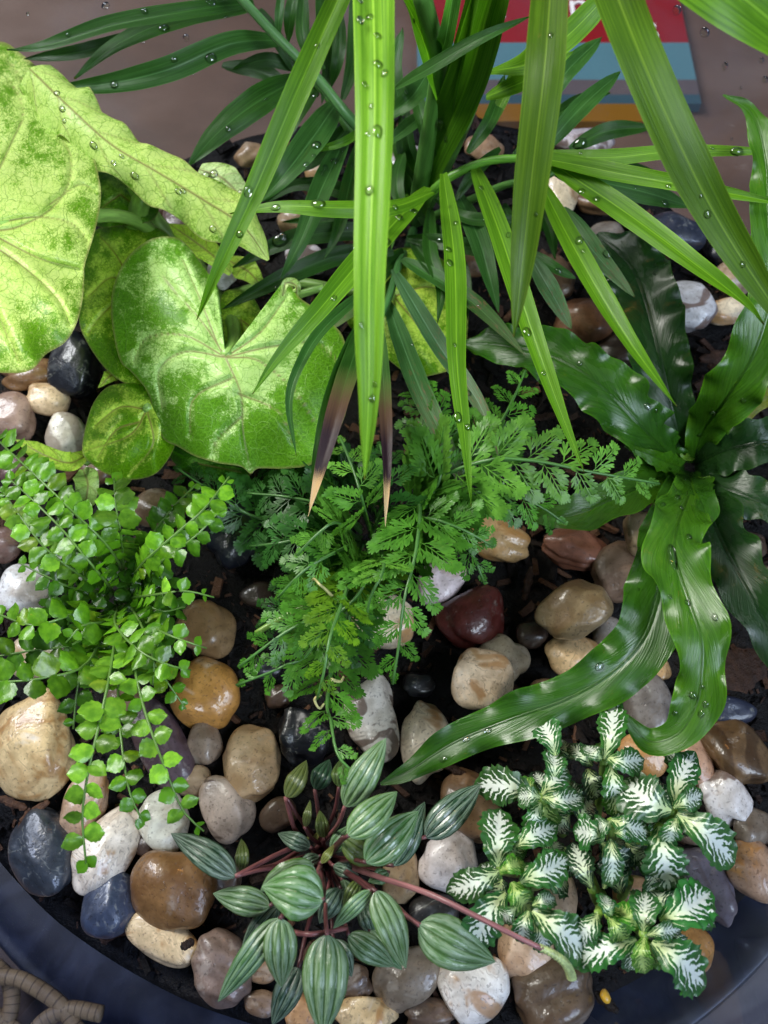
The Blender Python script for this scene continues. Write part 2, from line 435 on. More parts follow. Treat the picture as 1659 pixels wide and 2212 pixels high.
def pebble_mat(name, kind):
    N = NT(name); tc = N.n('TexCoord'); oi = N.n('ObjectInfo')
    base = oi.outputs['Color']
    off = N.math('MULTIPLY', oi.outputs['Random'], 60.0)
    vec = N.n('VectorMath', {'operation': 'ADD'}, i0=tc.outputs['Object'], i1=N.xyz(off, off, off)).outputs[0]
    sc = 62.0
    n1 = N.noise(vec, sc, 3.0, 0.6, 0.8)
    n2 = N.noise(vec, sc * 3.3, 3.0, 0.65)
    n3 = N.noise(vec, sc * 13, 1.0, 0.7)
    c = N.mix(N.smooth(n2, 0.3, 0.7), N.mix(1.0, base, (0.74, 0.70, 0.66, 1), 'MULTIPLY'), N.mix(1.0, base, (1.15, 1.13, 1.12, 1), 'MULTIPLY'))
    rough = N.math('ADD', 0.16, N.math('MULTIPLY', n2, 0.45))
    if kind == 'stain':
        c = N.mix(N.math('MULTIPLY', N.smooth(n1, 0.50, 0.63), 0.8), c, S(170, 120, 62))
        lines = N.math('SUBTRACT', 1.0, N.smooth(N.math('ABSOLUTE', N.math('SUBTRACT', n1, 0.5)), 0.0, 0.022))
        c = N.mix(N.math('MULTIPLY', N.math('MULTIPLY', lines, N.smooth(n2, 0.42, 0.6)), 0.45), c, S(120, 82, 48))
        c = N.mix(N.math('MULTIPLY', N.smooth(n1, 0.40, 0.28), 0.5), c, S(226, 222, 216))
    elif kind == 'mark':
        c = N.mix(N.math('MULTIPLY', N.smooth(n1, 0.53, 0.58), 0.85), c, S(92, 66, 52))
        c = N.mix(N.math('MULTIPLY', N.smooth(n2, 0.58, 0.75), 0.5), c, S(150, 118, 84))
    elif kind == 'vein':
        lines = N.math('SUBTRACT', 1.0, N.smooth(N.math('ABSOLUTE', N.math('SUBTRACT', n1, 0.5)), 0.0, 0.02))
        c = N.mix(N.math('MULTIPLY', N.math('MULTIPLY', lines, N.smooth(n2, 0.45, 0.62)), 0.5), c, S(150, 150, 140))
        c = N.mix(N.math('MULTIPLY', N.smooth(n1, 0.52, 0.72), 0.5), c, S(96, 98, 100))
        c = N.mix(N.math('MULTIPLY', N.smooth(n2, 0.6, 0.8), 0.35), c, S(120, 122, 120))
    elif kind == 'band':
        w = N.n('TexWave', {'wave_type': 'BANDS'}, Vector=vec, Scale=26.0, Distortion=9.0, Detail=3.0).outputs[1]
        c = N.mix(N.math('MULTIPLY', N.smooth(w, 0.45, 0.8), 0.75), c, N.mix(1.0, base, (0.34, 0.28, 0.24, 1), 'MULTIPLY'))
    else:
        c = N.mix(N.math('MULTIPLY', N.smooth(n1, 0.48, 0.66), 0.65), c, N.mix(1.0, base, (0.58, 0.46, 0.34, 1), 'MULTIPLY'))
        c = N.mix(N.math('MULTIPLY', N.smooth(N.math('ADD', n1, N.math('MULTIPLY', n2, 0.5)), 0.66, 0.52), 0.5), c, N.mix(0.5, base, S(214, 204, 190)))
    c = N.mix(N.math('MULTIPLY', N.smooth(n3, 0.58, 0.70), 0.55), c, N.mix(1.0, base, (0.35, 0.3, 0.28, 1), 'MULTIPLY'))
    b = N.n('BsdfPrincipled', None, Base_Color=c, Roughness=rough)
    N.set(b.inputs['Coat Weight'], N.smooth(N.math('ADD', n1, N.math('MULTIPLY', n2, 0.4)), 0.55, 0.75)); b.inputs['Coat Roughness'].default_value = 0.035
    b.inputs['Coat IOR'].default_value = 1.33
    h = N.math('ADD', N.math('ADD', n1, N.math('MULTIPLY', n2, 0.45)), N.math('MULTIPLY', N.smooth(n3, 0.66, 0.72), -0.10))
    bp = N.n('Bump', None, Strength=0.5, Distance=0.0014, Height=h)
    N.set(b.inputs['Normal'], bp.outputs[0]); N.set(b.inputs['Coat Normal'], bp.outputs[0])
    return N.out(b)
M_peb = {k: pebble_mat('pebble_' + k, k) for k in ('stain', 'mark', 'vein', 'plain', 'band')}

def mat_soil(name, chips):
    N = NT(name); tc = N.n('TexCoord')
    n1 = N.noise(tc.outputs['Object'], 60.0, 5.0, 0.7); n2 = N.noise(tc.outputs['Object'], 420.0, 4.0, 0.7)
    if chips:
        rn = N.n('Attribute', {'attribute_name': 'tone'}).outputs['Fac']
        c = N.ramp(rn, [(0.0, S(16, 13, 12)), (0.5, S(34, 25, 21)), (0.8, S(74, 50, 38)), (1.0, S(120, 84, 60))])
        c = N.mix(N.math('MULTIPLY', N.smooth(n2, 0.3, 0.7), 0.5), c, N.mix(1.0, c, (0.4, 0.4, 0.4, 1), 'MULTIPLY'))
    else:
        c = N.ramp(n1, [(0.3, S(6, 5, 5)), (0.55, S(16, 12, 11)), (0.8, S(34, 25, 21))])
    b = N.n('BsdfPrincipled', None, Base_Color=c, Roughness=0.6)
    b.inputs['Specular IOR Level'].default_value = 0.25
    bp = N.n('Bump', None, Strength=0.8, Distance=0.002, Height=N.math('ADD', n1, n2)); N.set(b.inputs['Normal'], bp.outputs[0])
    return N.out(b)
M_added_tray = None
M_soil = mat_soil('wet_soil', False); M_chip = mat_soil('bark_chip', True)

def mat_drop():
    N = NT('water_drop')
    lw = N.n('LayerWeight', None, Blend=0.35)
    tr = N.n('BsdfTransparent', None, Color=N.mix(lw.outputs['Facing'], (1.0, 1.0, 1.0, 1), (0.72, 0.80, 0.70, 1)))
    gl = N.n('BsdfGlossy', None, Color=(1, 1, 1, 1), Roughness=0.03)
    fr = N.n('Fresnel', None, IOR=1.45)
    return N.out(N.n('MixShader', None, i0=N.math('ADD', fr.outputs[0], 0.03), i1=tr.outputs[0], i2=gl.outputs[0]))
M_drop = mat_drop()

def mat_glass():
    N = NT('bowl_glass'); fr = N.n('Fresnel', None, IOR=1.5)
    lw = N.n('LayerWeight', None, Blend=0.5)
    tc = N.n('TexCoord')
    sm = N.noise(tc.outputs['Object'], 14.0, 5.0, 0.65, 1.0)
    long = N.smooth(lw.outputs['Facing'], 0.35, 0.95)   # longer way through the glass at a slant
    tr = N.n('BsdfTransparent', None, Color=N.mix(long, (0.84, 0.86, 0.90, 1), (0.42, 0.48, 0.66, 1)))
    gl = N.n('BsdfGlossy', None, Color=(0.85, 0.92, 1, 1), Roughness=N.math('ADD', 0.02, N.math('MULTIPLY', N.smooth(sm, 0.45, 0.75), 0.10)))
    film = N.n('BsdfDiffuse', None, Color=(0.42, 0.50, 0.66, 1))
    m1 = N.n('MixShader', None, i0=N.math('MULTIPLY', fr.outputs[0], 0.09), i1=tr.outputs[0], i2=gl.outputs[0])
    return N.out(N.n('MixShader', None, i0=N.math('MULTIPLY', N.smooth(sm, 0.40, 0.72), 0.075), i1=m1.outputs[0], i2=film.outputs[0]))
M_glass = mat_glass()

def mat_table():
    N = NT('table_top'); tc = N.n('TexCoord')
    mp = N.n('Mapping', None, Vector=tc.outputs['Object']); mp.inputs['Rotation'].default_value = (0, 0, 0.5); mp.inputs['Scale'].default_value = (4.0, 7.0, 1)
    n = N.noise(mp.outputs[0], 2.6, 5.0, 0.6)
    n2 = N.noise(tc.outputs['Object'], 3.0, 2.0)
    c = N.ramp(n, [(0.25, S(70, 54, 46)), (0.5, S(86, 67, 58)), (0.8, S(104, 86, 78))])
    c = N.mix(N.math('MULTIPLY', N.smooth(n2, 0.4, 0.7), 0.4), c, S(84, 62, 52))
    b = N.n('BsdfPrincipled', None, Base_Color=c, Roughness=0.45)
    return N.out(b)
M_table = mat_table()

def mat_flat(name, col, rough=0.5, noise=0.12):
    N = NT(name); tc = N.n('TexCoord'); n = N.noise(tc.outputs['Object'], 40.0, 4.0)
    c = N.mix(N.math('MULTIPLY', n, noise * 2), col, N.mix(1.0, col, (0.6, 0.6, 0.6, 1), 'MULTIPLY'))
    return N.out(N.n('BsdfPrincipled', None, Base_Color=c, Roughness=rough))
# ------------------------------------------------------------------ setting: table, bowl, soil
BC = np.array([0.002, 0.160]); SOIL_R = 0.193
def rise(y): return 0.014 * np.clip((np.asarray(y, float) - 0.17) / 0.18, 0, 1)   # the bed is mounded toward the back
TABLE_Z = -0.075
def lathe(name, prof, mat, parent=None, seg=160, cz=0.0):
    pr = np.asarray(prof, float); n = len(pr)
    an = np.linspace(0, 2 * math.pi, seg, endpoint=False)
    V = np.stack([BC[0] + pr[:, 0][:, None] * np.cos(an), BC[1] + pr[:, 0][:, None] * np.sin(an), np.broadcast_to(pr[:, 1][:, None] + cz, (n, seg))], -1).reshape(-1, 3)
    F = [(i * seg + j, i * seg + (j + 1) % seg, (i + 1) * seg + (j + 1) % seg, (i + 1) * seg + j) for i in range(n - 1) for j in range(seg)]
    return link(name, mesh(name, V, F, mat), parent)
tb = mesh('table_top', [(-2, -1.6, TABLE_Z), (2, -1.6, TABLE_Z), (2, 2.2, TABLE_Z), (-2, 2.2, TABLE_Z)], [(0, 1, 2, 3)], M_table, smooth=False)
tag(link('table_top', tb), 'brown grey table top under the glass bowl', None, None, 'structure')

bowl = thing('glass_bowl', 'wide clear glass bowl holding the soil, pebbles and plants', 'bowl', (BC[0], BC[1], TABLE_Z))
inner = [(0.001, -0.066), (0.10, -0.066), (0.150, -0.060), (0.176, -0.045), (0.190, -0.020), (0.1965, 0.0), (0.200, 0.025), (0.2015, 0.050), (0.202, 0.09), (0.2015, 0.13), (0.200, 0.180)]
inner = [(r - (0.001 if r > .16 else 0), z) for r, z in inner]
inner = [tuple(p) for p in catmull([(a, b, 0) for a, b in inner], 56)[:, :2]]
outer = [(r + 0.0035, z - (0.0035 if r < 0.17 else 0.0)) for r, z in inner]
lathe('bowl_wall', inner + [(0.2008, 0.1818)] + outer[::-1], M_glass, bowl)
# raised lip around the rim
rim = [(0.199 + 0.0017 + 0.0028 * math.cos(a), 0.1815 + 0.0028 * math.sin(a)) for a in np.linspace(0, 2 * math.pi, 14)]
lathe('rim', rim, M_glass, bowl)

# navy tray added under the bowl to give the dark band in the glass
NTm = NT('added_navy_tray'); tcn = NTm.n('TexCoord'); nn_ = NTm.noise(tcn.outputs['Object'], 18.0, 5.0, 0.65, 1.2)
M_added_tray = NTm.out(NTm.n('BsdfPrincipled', None, Base_Color=NTm.ramp(nn_, [(0.3, S(12, 14, 24)), (0.5, S(24, 28, 44)), (0.62, S(40, 45, 64)), (0.8, S(80, 88, 108))]), Roughness=NTm.math('ADD', 0.22, NTm.math('MULTIPLY', nn_, 0.3))))
tr_o = lathe('added_tray', [(0.0005, -0.0748), (0.219, -0.0748), (0.224, -0.072), (0.2255, -0.0690), (0.224, -0.0680), (0.2205, -0.0700), (0.213, -0.0738), (0.0005, -0.0738)], M_added_tray)
tag(tr_o, 'round navy blue tray added under the bowl for the dark band in the glass', 'tray')
TZ = 0.0
# soil bed
nr, na = 70, 200
rr = np.linspace(0, SOIL_R, nr + 1)[1:]
an = np.linspace(0, 2 * math.pi, na, endpoint=False)
X = BC[0] + rr[:, None] * np.cos(an); Y = BC[1] + rr[:, None] * np.sin(an)
def bumps(X, Y, seed=3, k=26, f0=25, f1=260, amp=0.0022):
    g = np.random.default_rng(seed); Z = 0 * X
    for i in range(k):
        f = f0 * (f1 / f0) ** (i / k); a = g.random() * 6.28
        Z = Z + amp * (f0 / f) ** 0.55 * np.sin(f * (np.cos(a) * X + np.sin(a) * Y) + g.random() * 6.28)
    return Z * 0.5
Z = -0.008 + bumps(X, Y) + rise(Y)
V = np.vstack([[[BC[0], BC[1], -0.008]], np.stack([X, Y, Z], -1).reshape(-1, 3)])
F = [(0, 1 + j, 1 + (j + 1) % na) for j in range(na)]
F += [(1 + i * na + j, 1 + (i + 1) * na + j, 1 + (i + 1) * na + (j + 1) % na, 1 + i * na + (j + 1) % na) for i in range(nr - 1) for j in range(na)]
b0 = len(V); ring = np.stack([X[-1] * 1.0, Y[-1], 0 * X[-1] - 0.060], -1)
ring[:, :2] = BC + (ring[:, :2] - BC) * 0.70
V = np.vstack([V, ring])
F += [(1 + (nr - 1) * na + j, b0 + j, b0 + (j + 1) % na, 1 + (nr - 1) * na + (j + 1) % na) for j in range(na)]
tag(link('soil', mesh('soil', V, F, M_soil)), 'dark wet potting soil filling the bowl', None, None, 'structure')

# bark chips and crumbs in the soil: uncountable
V, F, tone = [], [], []
for i in range(8500):
    a = rnd.random() * 6.283; r = SOIL_R * 0.985 * math.sqrt(rnd.random())
    x, y = BC[0] + r * math.cos(a), BC[1] + r * math.sin(a)
    big = rnd.random() < 0.22
    L = rnd.uniform(0.004, 0.011) if big else rnd.uniform(0.0010, 0.0038)
    Wd = L * rnd.uniform(0.22, 0.5); H = L * rnd.uniform(0.10, 0.3)
    m = Matrix.Rotation(rnd.random() * 6.28, 3, 'Z') @ Matrix.Rotation(rnd.uniform(-.5, .5), 3, 'Y') @ Matrix.Rotation(rnd.uniform(-.6, .6), 3, 'X')
    z = -0.0075 + float(bumps(np.array(x), np.array(y))) + float(rise(y)) + H * 0.6
    b = len(V)
    for sx, sy, sz in ((-1, -1, -1), (1, -1, -1), (1, 1, -1), (-1, 1, -1), (-1, -1, 1), (1, -1, 1), (1, 1, 1), (-1, 1, 1)):
        p = m @ Vector((sx * L * rnd.uniform(.35, .5), sy * Wd * rnd.uniform(.25, .5), sz * H * rnd.uniform(.3, .5)))
        V.append((x + p.x, y + p.y, z + p.z))
    for f in ((0, 3, 2, 1), (4, 5, 6, 7), (0, 1, 5, 4), (1, 2, 6, 5), (2, 3, 7, 6), (3, 0, 4, 7)):
        F.append(tuple(b + q for q in f))
    t = rnd.random() ** 1.35
    tone += [t] * 8
tag(link('bark_crumbs', mesh('bark_crumbs', V, F, M_chip, smooth=False, attrs={'tone': tone})), 'small dark bark crumbs strewn over the wet soil', 'bark', None, 'stuff')

def chip(px, py, a, b, ang, h, label, z=0.0, t=0.75):
    c = P(px, py, z + float(rise(P(px, py, z)[1]))); k = mpp(c)
    m = Matrix.Rotation(R(ang), 3, 'Z') @ Matrix.Rotation(rnd.uniform(-.25, .25), 3, 'X')
    n = 12; V = []; F = []
    for i in range(n + 1):
        s = i / n * 2 - 1
        wv = b * (0.75 + 0.35 * rnd.random()) * (1 - 0.55 * abs(s) ** 3)
        for j, (q, zz) in enumerate(((-1, 0.1), (-0.6, 1), (0.5, 0.8), (1, 0.05), (0.4, -1), (-0.5, -0.9))):
            p = m @ Vector((s * a * k, (q + rnd.uniform(-.12, .12)) * wv * k, (zz + rnd.uniform(-.2, .2)) * h * k))
            V.append((c[0] + p.x, c[1] + p.y, c[2] + p.z))
    for i in range(n):
        for j in range(6):
            F.append((i * 6 + j, i * 6 + (j + 1) % 6, (i + 1) * 6 + (j + 1) % 6, (i + 1) * 6 + j))
    F.append(tuple(range(6))[::-1]); F.append(tuple(n * 6 + j for j in range(6)))
    o = link('bark_chip', mesh('bark_chip', V, F, M_chip, smooth=False, attrs={'tone': [t + rnd.uniform(-.08, .08) for _ in V]}))
    return tag(o, label, 'bark', 'larger bark chips on the soil')
chip(1600, 1445, 62, 45, 25, 8, 'wide flat dark brown bark chip beyond the strap fern front leaf', 0.004, .70)
chip(75, 1752, 34, 9, 35, 5, 'reddish bark sliver left of the pinkish pebble under the button fern', 0.003, .93)
chip(50, 1775, 30, 8, 70, 5, 'steep reddish bark sliver touching the glass at the left', 0.003, .9)
chip(28, 1735, 34, 10, -20, 5, 'reddish bark sliver below the big ochre pebble at the left edge', 0.003, .88)
chip(1310, 2165, 30, 12, -40, 5, 'black bark sliver beside the yellow seed near the glass', 0.003, .4)
chip(405, 2040, 15, 11, 30, 6, 'dark bark chunk on the speckled cream pebble', 0.019, .55)
chip(965, 1655, 60, 9, -25, 5, 'long dark bark strip below the tip of the strap fern leaf', 0.004, .66)
chip(1180, 900, 40, 10, 10, 5, 'dark bark strip between the strap fern leaves', 0.003, .6)
chip(1560, 770, 52, 16, 10, 6, 'brown bark strip under the grey white pebble at the right', 0.003, .68)
chip(1540, 820, 48, 18, 25, 7, 'broad brown bark strip above the strap fern crown', 0.004, .66)
chip(1140, 1260, 40, 9, 75, 5, 'upright bark strip left of the red brown pebble', 0.003, .62)
chip(760, 1480, 38, 12, 15, 5, 'dark bark piece above the brown marked white pebble', 0.003, .5)

# ------------------------------------------------------------------ pebbles
def pebble(px, py, a, b, ang, kind, col, label, z=None, flat=0.72, lump=0.07, sub=4, sq=2.3):
    import bmesh
    bm = bmesh.new(); bmesh.ops.create_icosphere(bm, subdivisions=sub, radius=1.0)
    me = bpy.data.meshes.new('pebble'); bm.to_mesh(me); bm.free()
    D = np.empty(len(me.vertices) * 3); me.vertices.foreach_get('co', D); D = D.reshape(-1, 3); D = unit(D)
    g = np.random.default_rng(int(px * 7 + py * 13) % 99991)
    sq = g.uniform(2.0, 2.7)
    r = 1.0 / (np.abs(D) ** sq).sum(1) ** (1 / sq)
    for i in range(7):
        kx = g.normal(size=3) * (1.2 + i * 0.45)
        r = r + lump * (0.9 - i * 0.09) * np.sin(D @ kx + g.random() * 6.28)
    for i in range(3):  # soft flats
        n = unit(g.normal(size=3)); d = D @ n * r; lim = g.uniform(0.78, 0.95)
        r = np.where(d > lim, r * (lim / np.maximum(d, 1e-6)) ** 0.6, r)
    c0 = P(px, py, 0.0); k = mpp(c0)
    a, b = a * 1.05, b * 1.05
    A, B = a * k, b * k; Cz = min(A, B) * flat
    zc = (Cz * 0.42 - 0.002) if z is None else z
    zc = zc + float(rise(c0[1]))
    c0 = P(px, py, zc); k = mpp(c0); A, B = a * k, b * k
    # mean silhouette back to the asked size
    V = D * r[:, None]
    V = V / np.abs(V).max(0) * np.array([A, B, Cz])
    me.vertices.foreach_set('co', V.ravel().astype(np.float32))
    me.polygons.foreach_set('use_smooth', np.ones(len(me.polygons), bool))
    me.materials.append(M_peb[kind]); me.update()
    o = link('pebble', me, None, col)
    o.location = Vector(c0.tolist()); o.rotation_euler = (g.uniform(-.15, .15), g.uniform(-.15, .15), R(ang))
    return tag(o, label, 'pebble', 'wet river pebbles on the soil')
cream, ochre, tan_, brown = S(214, 200, 172), S(198, 156, 96), S(160, 132, 100), S(112, 84, 60)
white, lilac, grey, slate = S(222, 222, 220), S(196, 190, 196), S(128, 122, 116), S(62, 70, 86)
black, red, mauve, pink = S(24, 26, 36), S(92, 40, 36), S(112, 88, 86), S(176, 146, 128)
olive, amber = S(150, 132, 98), S(186, 128, 62)
PEB = [
 # back rows, partly behind the palm
 (335, 452, 22, 44, -15, 'plain', pink, 'small pinkish pebble beside the pale arrowhead stalk'),
 (405, 478, 56, 48, 20, 'plain', mauve, 'mauve brown pebble under the folded arrowhead leaf'),
 (545, 335, 40, 30, 0, 'plain', tan_, 'tan pebble at the back behind the palm left leaflets'),
 (690, 372, 34, 26, 10, 'stain', cream, 'cream pebble at the back left of the big palm leaf'),
 (880, 348, 44, 36, 0, 'mark', lilac, 'pale lilac pebble right of the big palm leaf at back'),
 (1050, 320, 46, 34, 20, 'plain', S(176, 140, 108), 'tan pebble among the palm stems at the back'),
 (1258, 306, 70, 32, 4, 'mark', S(196, 182, 176), 'wide pale pebble against the back glass by the yellow stripe'),
 (1212, 425, 36, 46, 0, 'stain', cream, 'cream pebble below the right palm rib'),
 (1292, 440, 58, 34, -20, 'plain', S(120, 92, 66), 'brown pebble behind the drooping right palm leaflet'),
 (1452, 505, 72, 50, -15, 'vein', S(44, 50, 66), 'dark slate pebble at the back right with orange glints'),
 (1305, 520, 50, 42, 10, 'plain', grey, 'grey pebble half covered by the dark upright strap leaf'),
 (1402, 600, 52, 42, 0, 'vein', black, 'black pebble right of the upright strap fern leaf'),
 (1562, 530, 26, 42, -30, 'vein', S(40, 42, 52), 'dark sliver shaped pebble by the right wavy leaf'),
 (480, 585, 32, 46, 0, 'plain', lilac, 'pale lilac pebble below the small arrowhead leaf'),
 (640, 480, 40, 30, 0, 'plain', tan_, 'tan pebble under the horizontal bright palm leaflet'),
 (660, 560, 44, 34, 0, 'mark', S(206, 200, 210), 'whitish pebble in the middle of the dark palm leaflets'),
 (1015, 570, 34, 30, 0, 'plain', brown, 'brown pebble between hanging palm leaflets'),
 (1200, 600, 40, 60, 10, 'plain', S(104, 78, 56), 'dark tan pebble above the glossy strap leaf'),
 (1256, 698, 62, 64, 20, 'plain', S(138, 96, 68), 'reddish tan lumpy pebble above the glossy strap leaf'),
 (1482, 660, 64, 56, -25, 'mark', S(178, 178, 182), 'grey white pebble with black corner at the right'),
 (1572, 672, 54, 30, 10, 'stain', cream, 'cream pebble right of the grey white one'),
 (1585, 602, 40, 44, 30, 'plain', S(180, 158, 132), 'tan cream pebble behind the right palm leaf tip'),
 (1440, 712, 24, 48, -15, 'plain', S(110, 84, 64), 'narrow brown pebble left of the grey white one'),
 (1340, 760, 60, 40, 0, 'plain', S(60, 48, 40), 'dark brown pebble shaded by the glossy strap leaf'),
 # left side
 (162, 790, 60, 74, 15, 'vein', black, 'shiny navy black pebble beneath the biggest arrowhead leaf'),
 (62, 812, 62, 34, 12, 'plain', S(134, 100, 66), 'brown pebble under the edge of the biggest arrowhead leaf'),
 (102, 862, 46, 36, -10, 'stain', S(206, 180, 146), 'cream orange pebble left of the navy black one'),
 (30, 905, 46, 58, 10, 'plain', S(170, 140, 126), 'pinkish brown pebble at the left edge'),
 (143, 940, 46, 50, 30, 'band', S(214, 206, 194), 'white pebble with brown banding beside the small round leaf'),
 (30, 1015, 34, 36, 0, 'plain', mauve, 'mauve pebble behind the button fern at the left edge'),
 (215, 1018, 44, 36, 10, 'plain', brown, 'brown pebble below the small round arrowhead leaf'),
 (342, 1098, 54, 46, 0, 'plain', S(124, 102, 80), 'tan brown pebble behind the upright button fern frond'),
 (15, 1172, 34, 46, 10, 'plain', S(128, 98, 90), 'mauve brown pebble above the white one at the left edge'),
 (52, 1275, 62, 58, 0, 'plain', S(224, 224, 228), 'smooth white pebble at the left edge behind the button fern'),
 (85, 1415, 66, 50, 10, 'stain', cream, 'cream pebble covered by left button fern fronds'),
 (72, 1602, 82, 122, 12, 'stain', S(218, 190, 140), 'largest ochre cream pebble at the left edge'),
 (505, 1160, 62, 84, 20, 'vein', S(26, 30, 42), 'navy black pebble with pale flecks between the two ferns'),
 (450, 1354, 66, 66, 0, 'plain', S(156, 128, 92), 'round smooth tan pebble right of the button fern'),
 (436, 1500, 80, 76, -20, 'stain', S(206, 150, 78), 'amber orange lumpy pebble right of the button fern'),
 (352, 1610, 52, 112, 30, 'plain', S(92, 74, 84), 'long purple brown pebble under the button fern'),
 (442, 1605, 36, 52, 10, 'plain', S(150, 132, 116), 'grey tan pebble below the amber one'),
 (545, 1650, 64, 86, 5, 'plain', S(200, 170, 132), 'egg shaped tan pebble left of the peperomia'),
 (180, 1740, 44, 82, -20, 'stain', S(196, 164, 136), 'pinkish tan pebble behind the longest hanging frond'),
 (230, 1826, 62, 102, -28, 'stain', S(226, 214, 196), 'white pebble with ochre streaks under the hanging frond tip'),
 (355, 1778, 56, 66, 20, 'plain', S(196, 196, 182), 'pale greenish grey pebble behind the frond tips'),
 (490, 1756, 60, 82, 25, 'mark', S(190, 172, 158), 'brown and white pebble above the dark peperomia leaf'),
 (365, 1925, 98, 82, -15, 'plain', S(128, 94, 56), 'big wet brown pebble left of the peperomia'),
 (92, 1842, 64, 92, 28, 'vein', S(58, 64, 72), 'slate pebble with pale veins against the left glass'),
 (234, 1962, 58, 74, -8, 'vein', S(66, 76, 98), 'blue grey pebble touching the lower left glass'),
 (352, 2026, 82, 46, -25, 'stain', S(214, 190, 148), 'speckled cream pebble under the big brown one'),
 (318, 1830, 26, 24, 0, 'plain', S(70, 54, 46), 'small dark pebble below the greenish grey one'),
 (484, 2098, 64, 84, 10, 'plain', S(132, 112, 100), 'mauve grey pebble under the long left peperomia leaf'),
 # centre
 (835, 1342, 74, 64, 10, 'stain', S(226, 210, 182), 'cream pebble under the drooping carrot fern frond'),
 (952, 1258, 58, 46, 10, 'plain', S(206, 192, 196), 'pinkish white pebble above the dark red one'),
 (1018, 1340, 76, 64, 15, 'plain', red, 'dark red pebble in the centre'),
 (1088, 1422, 54, 56, 20, 'plain', S(178, 164, 140), 'pale grey tan pebble below the dark red one'),
 (1040, 1466, 66, 72, 0, 'stain', S(214, 194, 168), 'cream brown pebble with a rusty cap below the dark red one', 0.016),
 (806, 1548, 58, 98, 8, 'mark', S(216, 208, 198), 'white pebble with brown patches below the carrot fern'),
 (916, 1588, 56, 100, -5, 'stain', S(220, 208, 188), 'white and cream pebble right of the brown patched one'),
 (645, 1592, 66, 64, 10, 'vein', S(22, 23, 30), 'rough black pebble beside the carrot fern tip'),
 (1082, 1166, 68, 46, -12, 'stain', S(204, 168, 118), 'orange cream pebble beneath the right carrot fern frond'),
 # right
 (1240, 1188, 80, 50, -10, 'plain', S(146, 98, 78), 'smooth red brown pebble below the right carrot fern frond'),
 (1350, 1232, 70, 64, 10, 'plain', S(128, 104, 86), 'bumpy brown pebble left of the front strap fern leaf'),
 (1392, 1150, 42, 52, 10, 'plain', S(150, 130, 100), 'tan pebble just below the strap fern crown', 0.014),
 (1240, 1312, 86, 64, 22, 'plain', S(150, 130, 96), 'olive tan pebble with chipped right end', 0.012),
 (1238, 1418, 68, 46, 5, 'stain', S(216, 184, 138), 'cream orange pebble above the long front left strap leaf'),
 (1312, 1372, 32, 42, 0, 'plain', S(166, 156, 146), 'grey pebble between olive tan pebble and strap leaf'),
 (1424, 1446, 24, 26, 0, 'plain', S(170, 140, 100), 'tiny tan pebble framed by two strap fern leaves'),
 (1396, 1524, 56, 72, 10, 'vein', S(106, 100, 96), 'grey pebble inside the curl of the front strap leaf'),
 (1580, 1532, 50, 32, -8, 'vein', S(40, 46, 66), 'navy pebble right of the front strap leaf'),
 (1592, 1624, 62, 74, 20, 'band', S(110, 86, 58), 'brown and black pebble with blue window reflection'),
 (1652, 1270, 26, 56, 0, 'plain', S(96, 72, 46), 'olive brown pebble at the right edge'),
 (1395, 1632, 58, 44, -25, 'stain', S(196, 148, 96), 'tan orange pebble below the curled leaf tip'),
 (1508, 1645, 32, 66, 12, 'plain', S(196, 160, 136), 'pinkish tan upright pebble behind the white veined plant'),
 # front
 (966, 1862, 66, 62, 10, 'plain', S(196, 190, 192), 'lilac white pitted pebble between peperomia and white veined plant'),
 (866, 1892, 40, 54, 5, 'plain', S(172, 148, 116), 'tan pebble by the flower stalk base'),
 (1020, 1735, 62, 84, 25, 'plain', S(130, 104, 78), 'brown pebble behind the dark wet peperomia leaf'),
 (938, 1968, 52, 42, 10, 'vein', S(44, 42, 44), 'dark grey pebble under the flower stalk'),
 (876, 2112, 76, 56, 30, 'plain', S(146, 132, 114), 'smooth grey tan pebble below the peperomia'),
 (1026, 2132, 84, 76, -5, 'stain', S(222, 218, 212), 'glossy white pebble with rusty stain near the front'),
 (1140, 2050, 62, 60, 0, 'plain', S(196, 168, 142), 'pinkish cream pebble under the flower spike'),
 (790, 2190, 70, 36, 0, 'stain', S(212, 186, 140), 'cream orange pebble at the bottom edge'),
 (925, 2196, 58, 36, 0, 'plain', S(110, 90, 74), 'brown pebble at the bottom edge'),
 (655, 2186, 40, 38, 0, 'plain', S(176, 138, 98), 'tan pebble at the bottom edge left of the cream one'),
 (1190, 2140, 92, 80, 15, 'plain', S(104, 86, 68), 'big wet brown pebble at the front under the flower spike'),
 (1208, 1950, 36, 62, -10, 'plain', S(190, 164, 140), 'pinkish pebble between the white veined stems'),
 (1566, 1722, 50, 66, 15, 'mark', S(206, 202, 200), 'white pebble right of the white veined plant'),
 (1625, 1788, 46, 42, 0, 'plain', S(124, 112, 98), 'grey brown pebble below the white one at the right'),
 (1626, 1882, 62, 66, -35, 'stain', S(170, 140, 116), 'tan pebble at the right edge against the glass'),
 (1535, 1912, 50, 82, 22, 'plain', S(112, 108, 122), 'slate lilac pebble right of the white veined plant'),
 (1488, 2046, 48, 50, -15, 'stain', S(190, 138, 76), 'amber pebble touching the lower right glass'),
 (575, 1440, 34, 28, 20, 'vein', S(40, 40, 46), 'small black pebble right of the amber one'),
 (600, 1505, 30, 26, 0, 'plain', S(84, 64, 52), 'small dark brown pebble above the rough black one'),
 (560, 1290, 40, 32, 10, 'plain', S(60, 48, 42), 'dark brown pebble in the shade left of the carrot fern'),
 (1150, 1370, 36, 30, 0, 'plain', S(72, 56, 46), 'dark brown pebble between the dark red and olive tan ones'),
 (1180, 1500, 40, 34, 15, 'plain', S(120, 96, 74), 'brown pebble partly under the long front left strap leaf'),
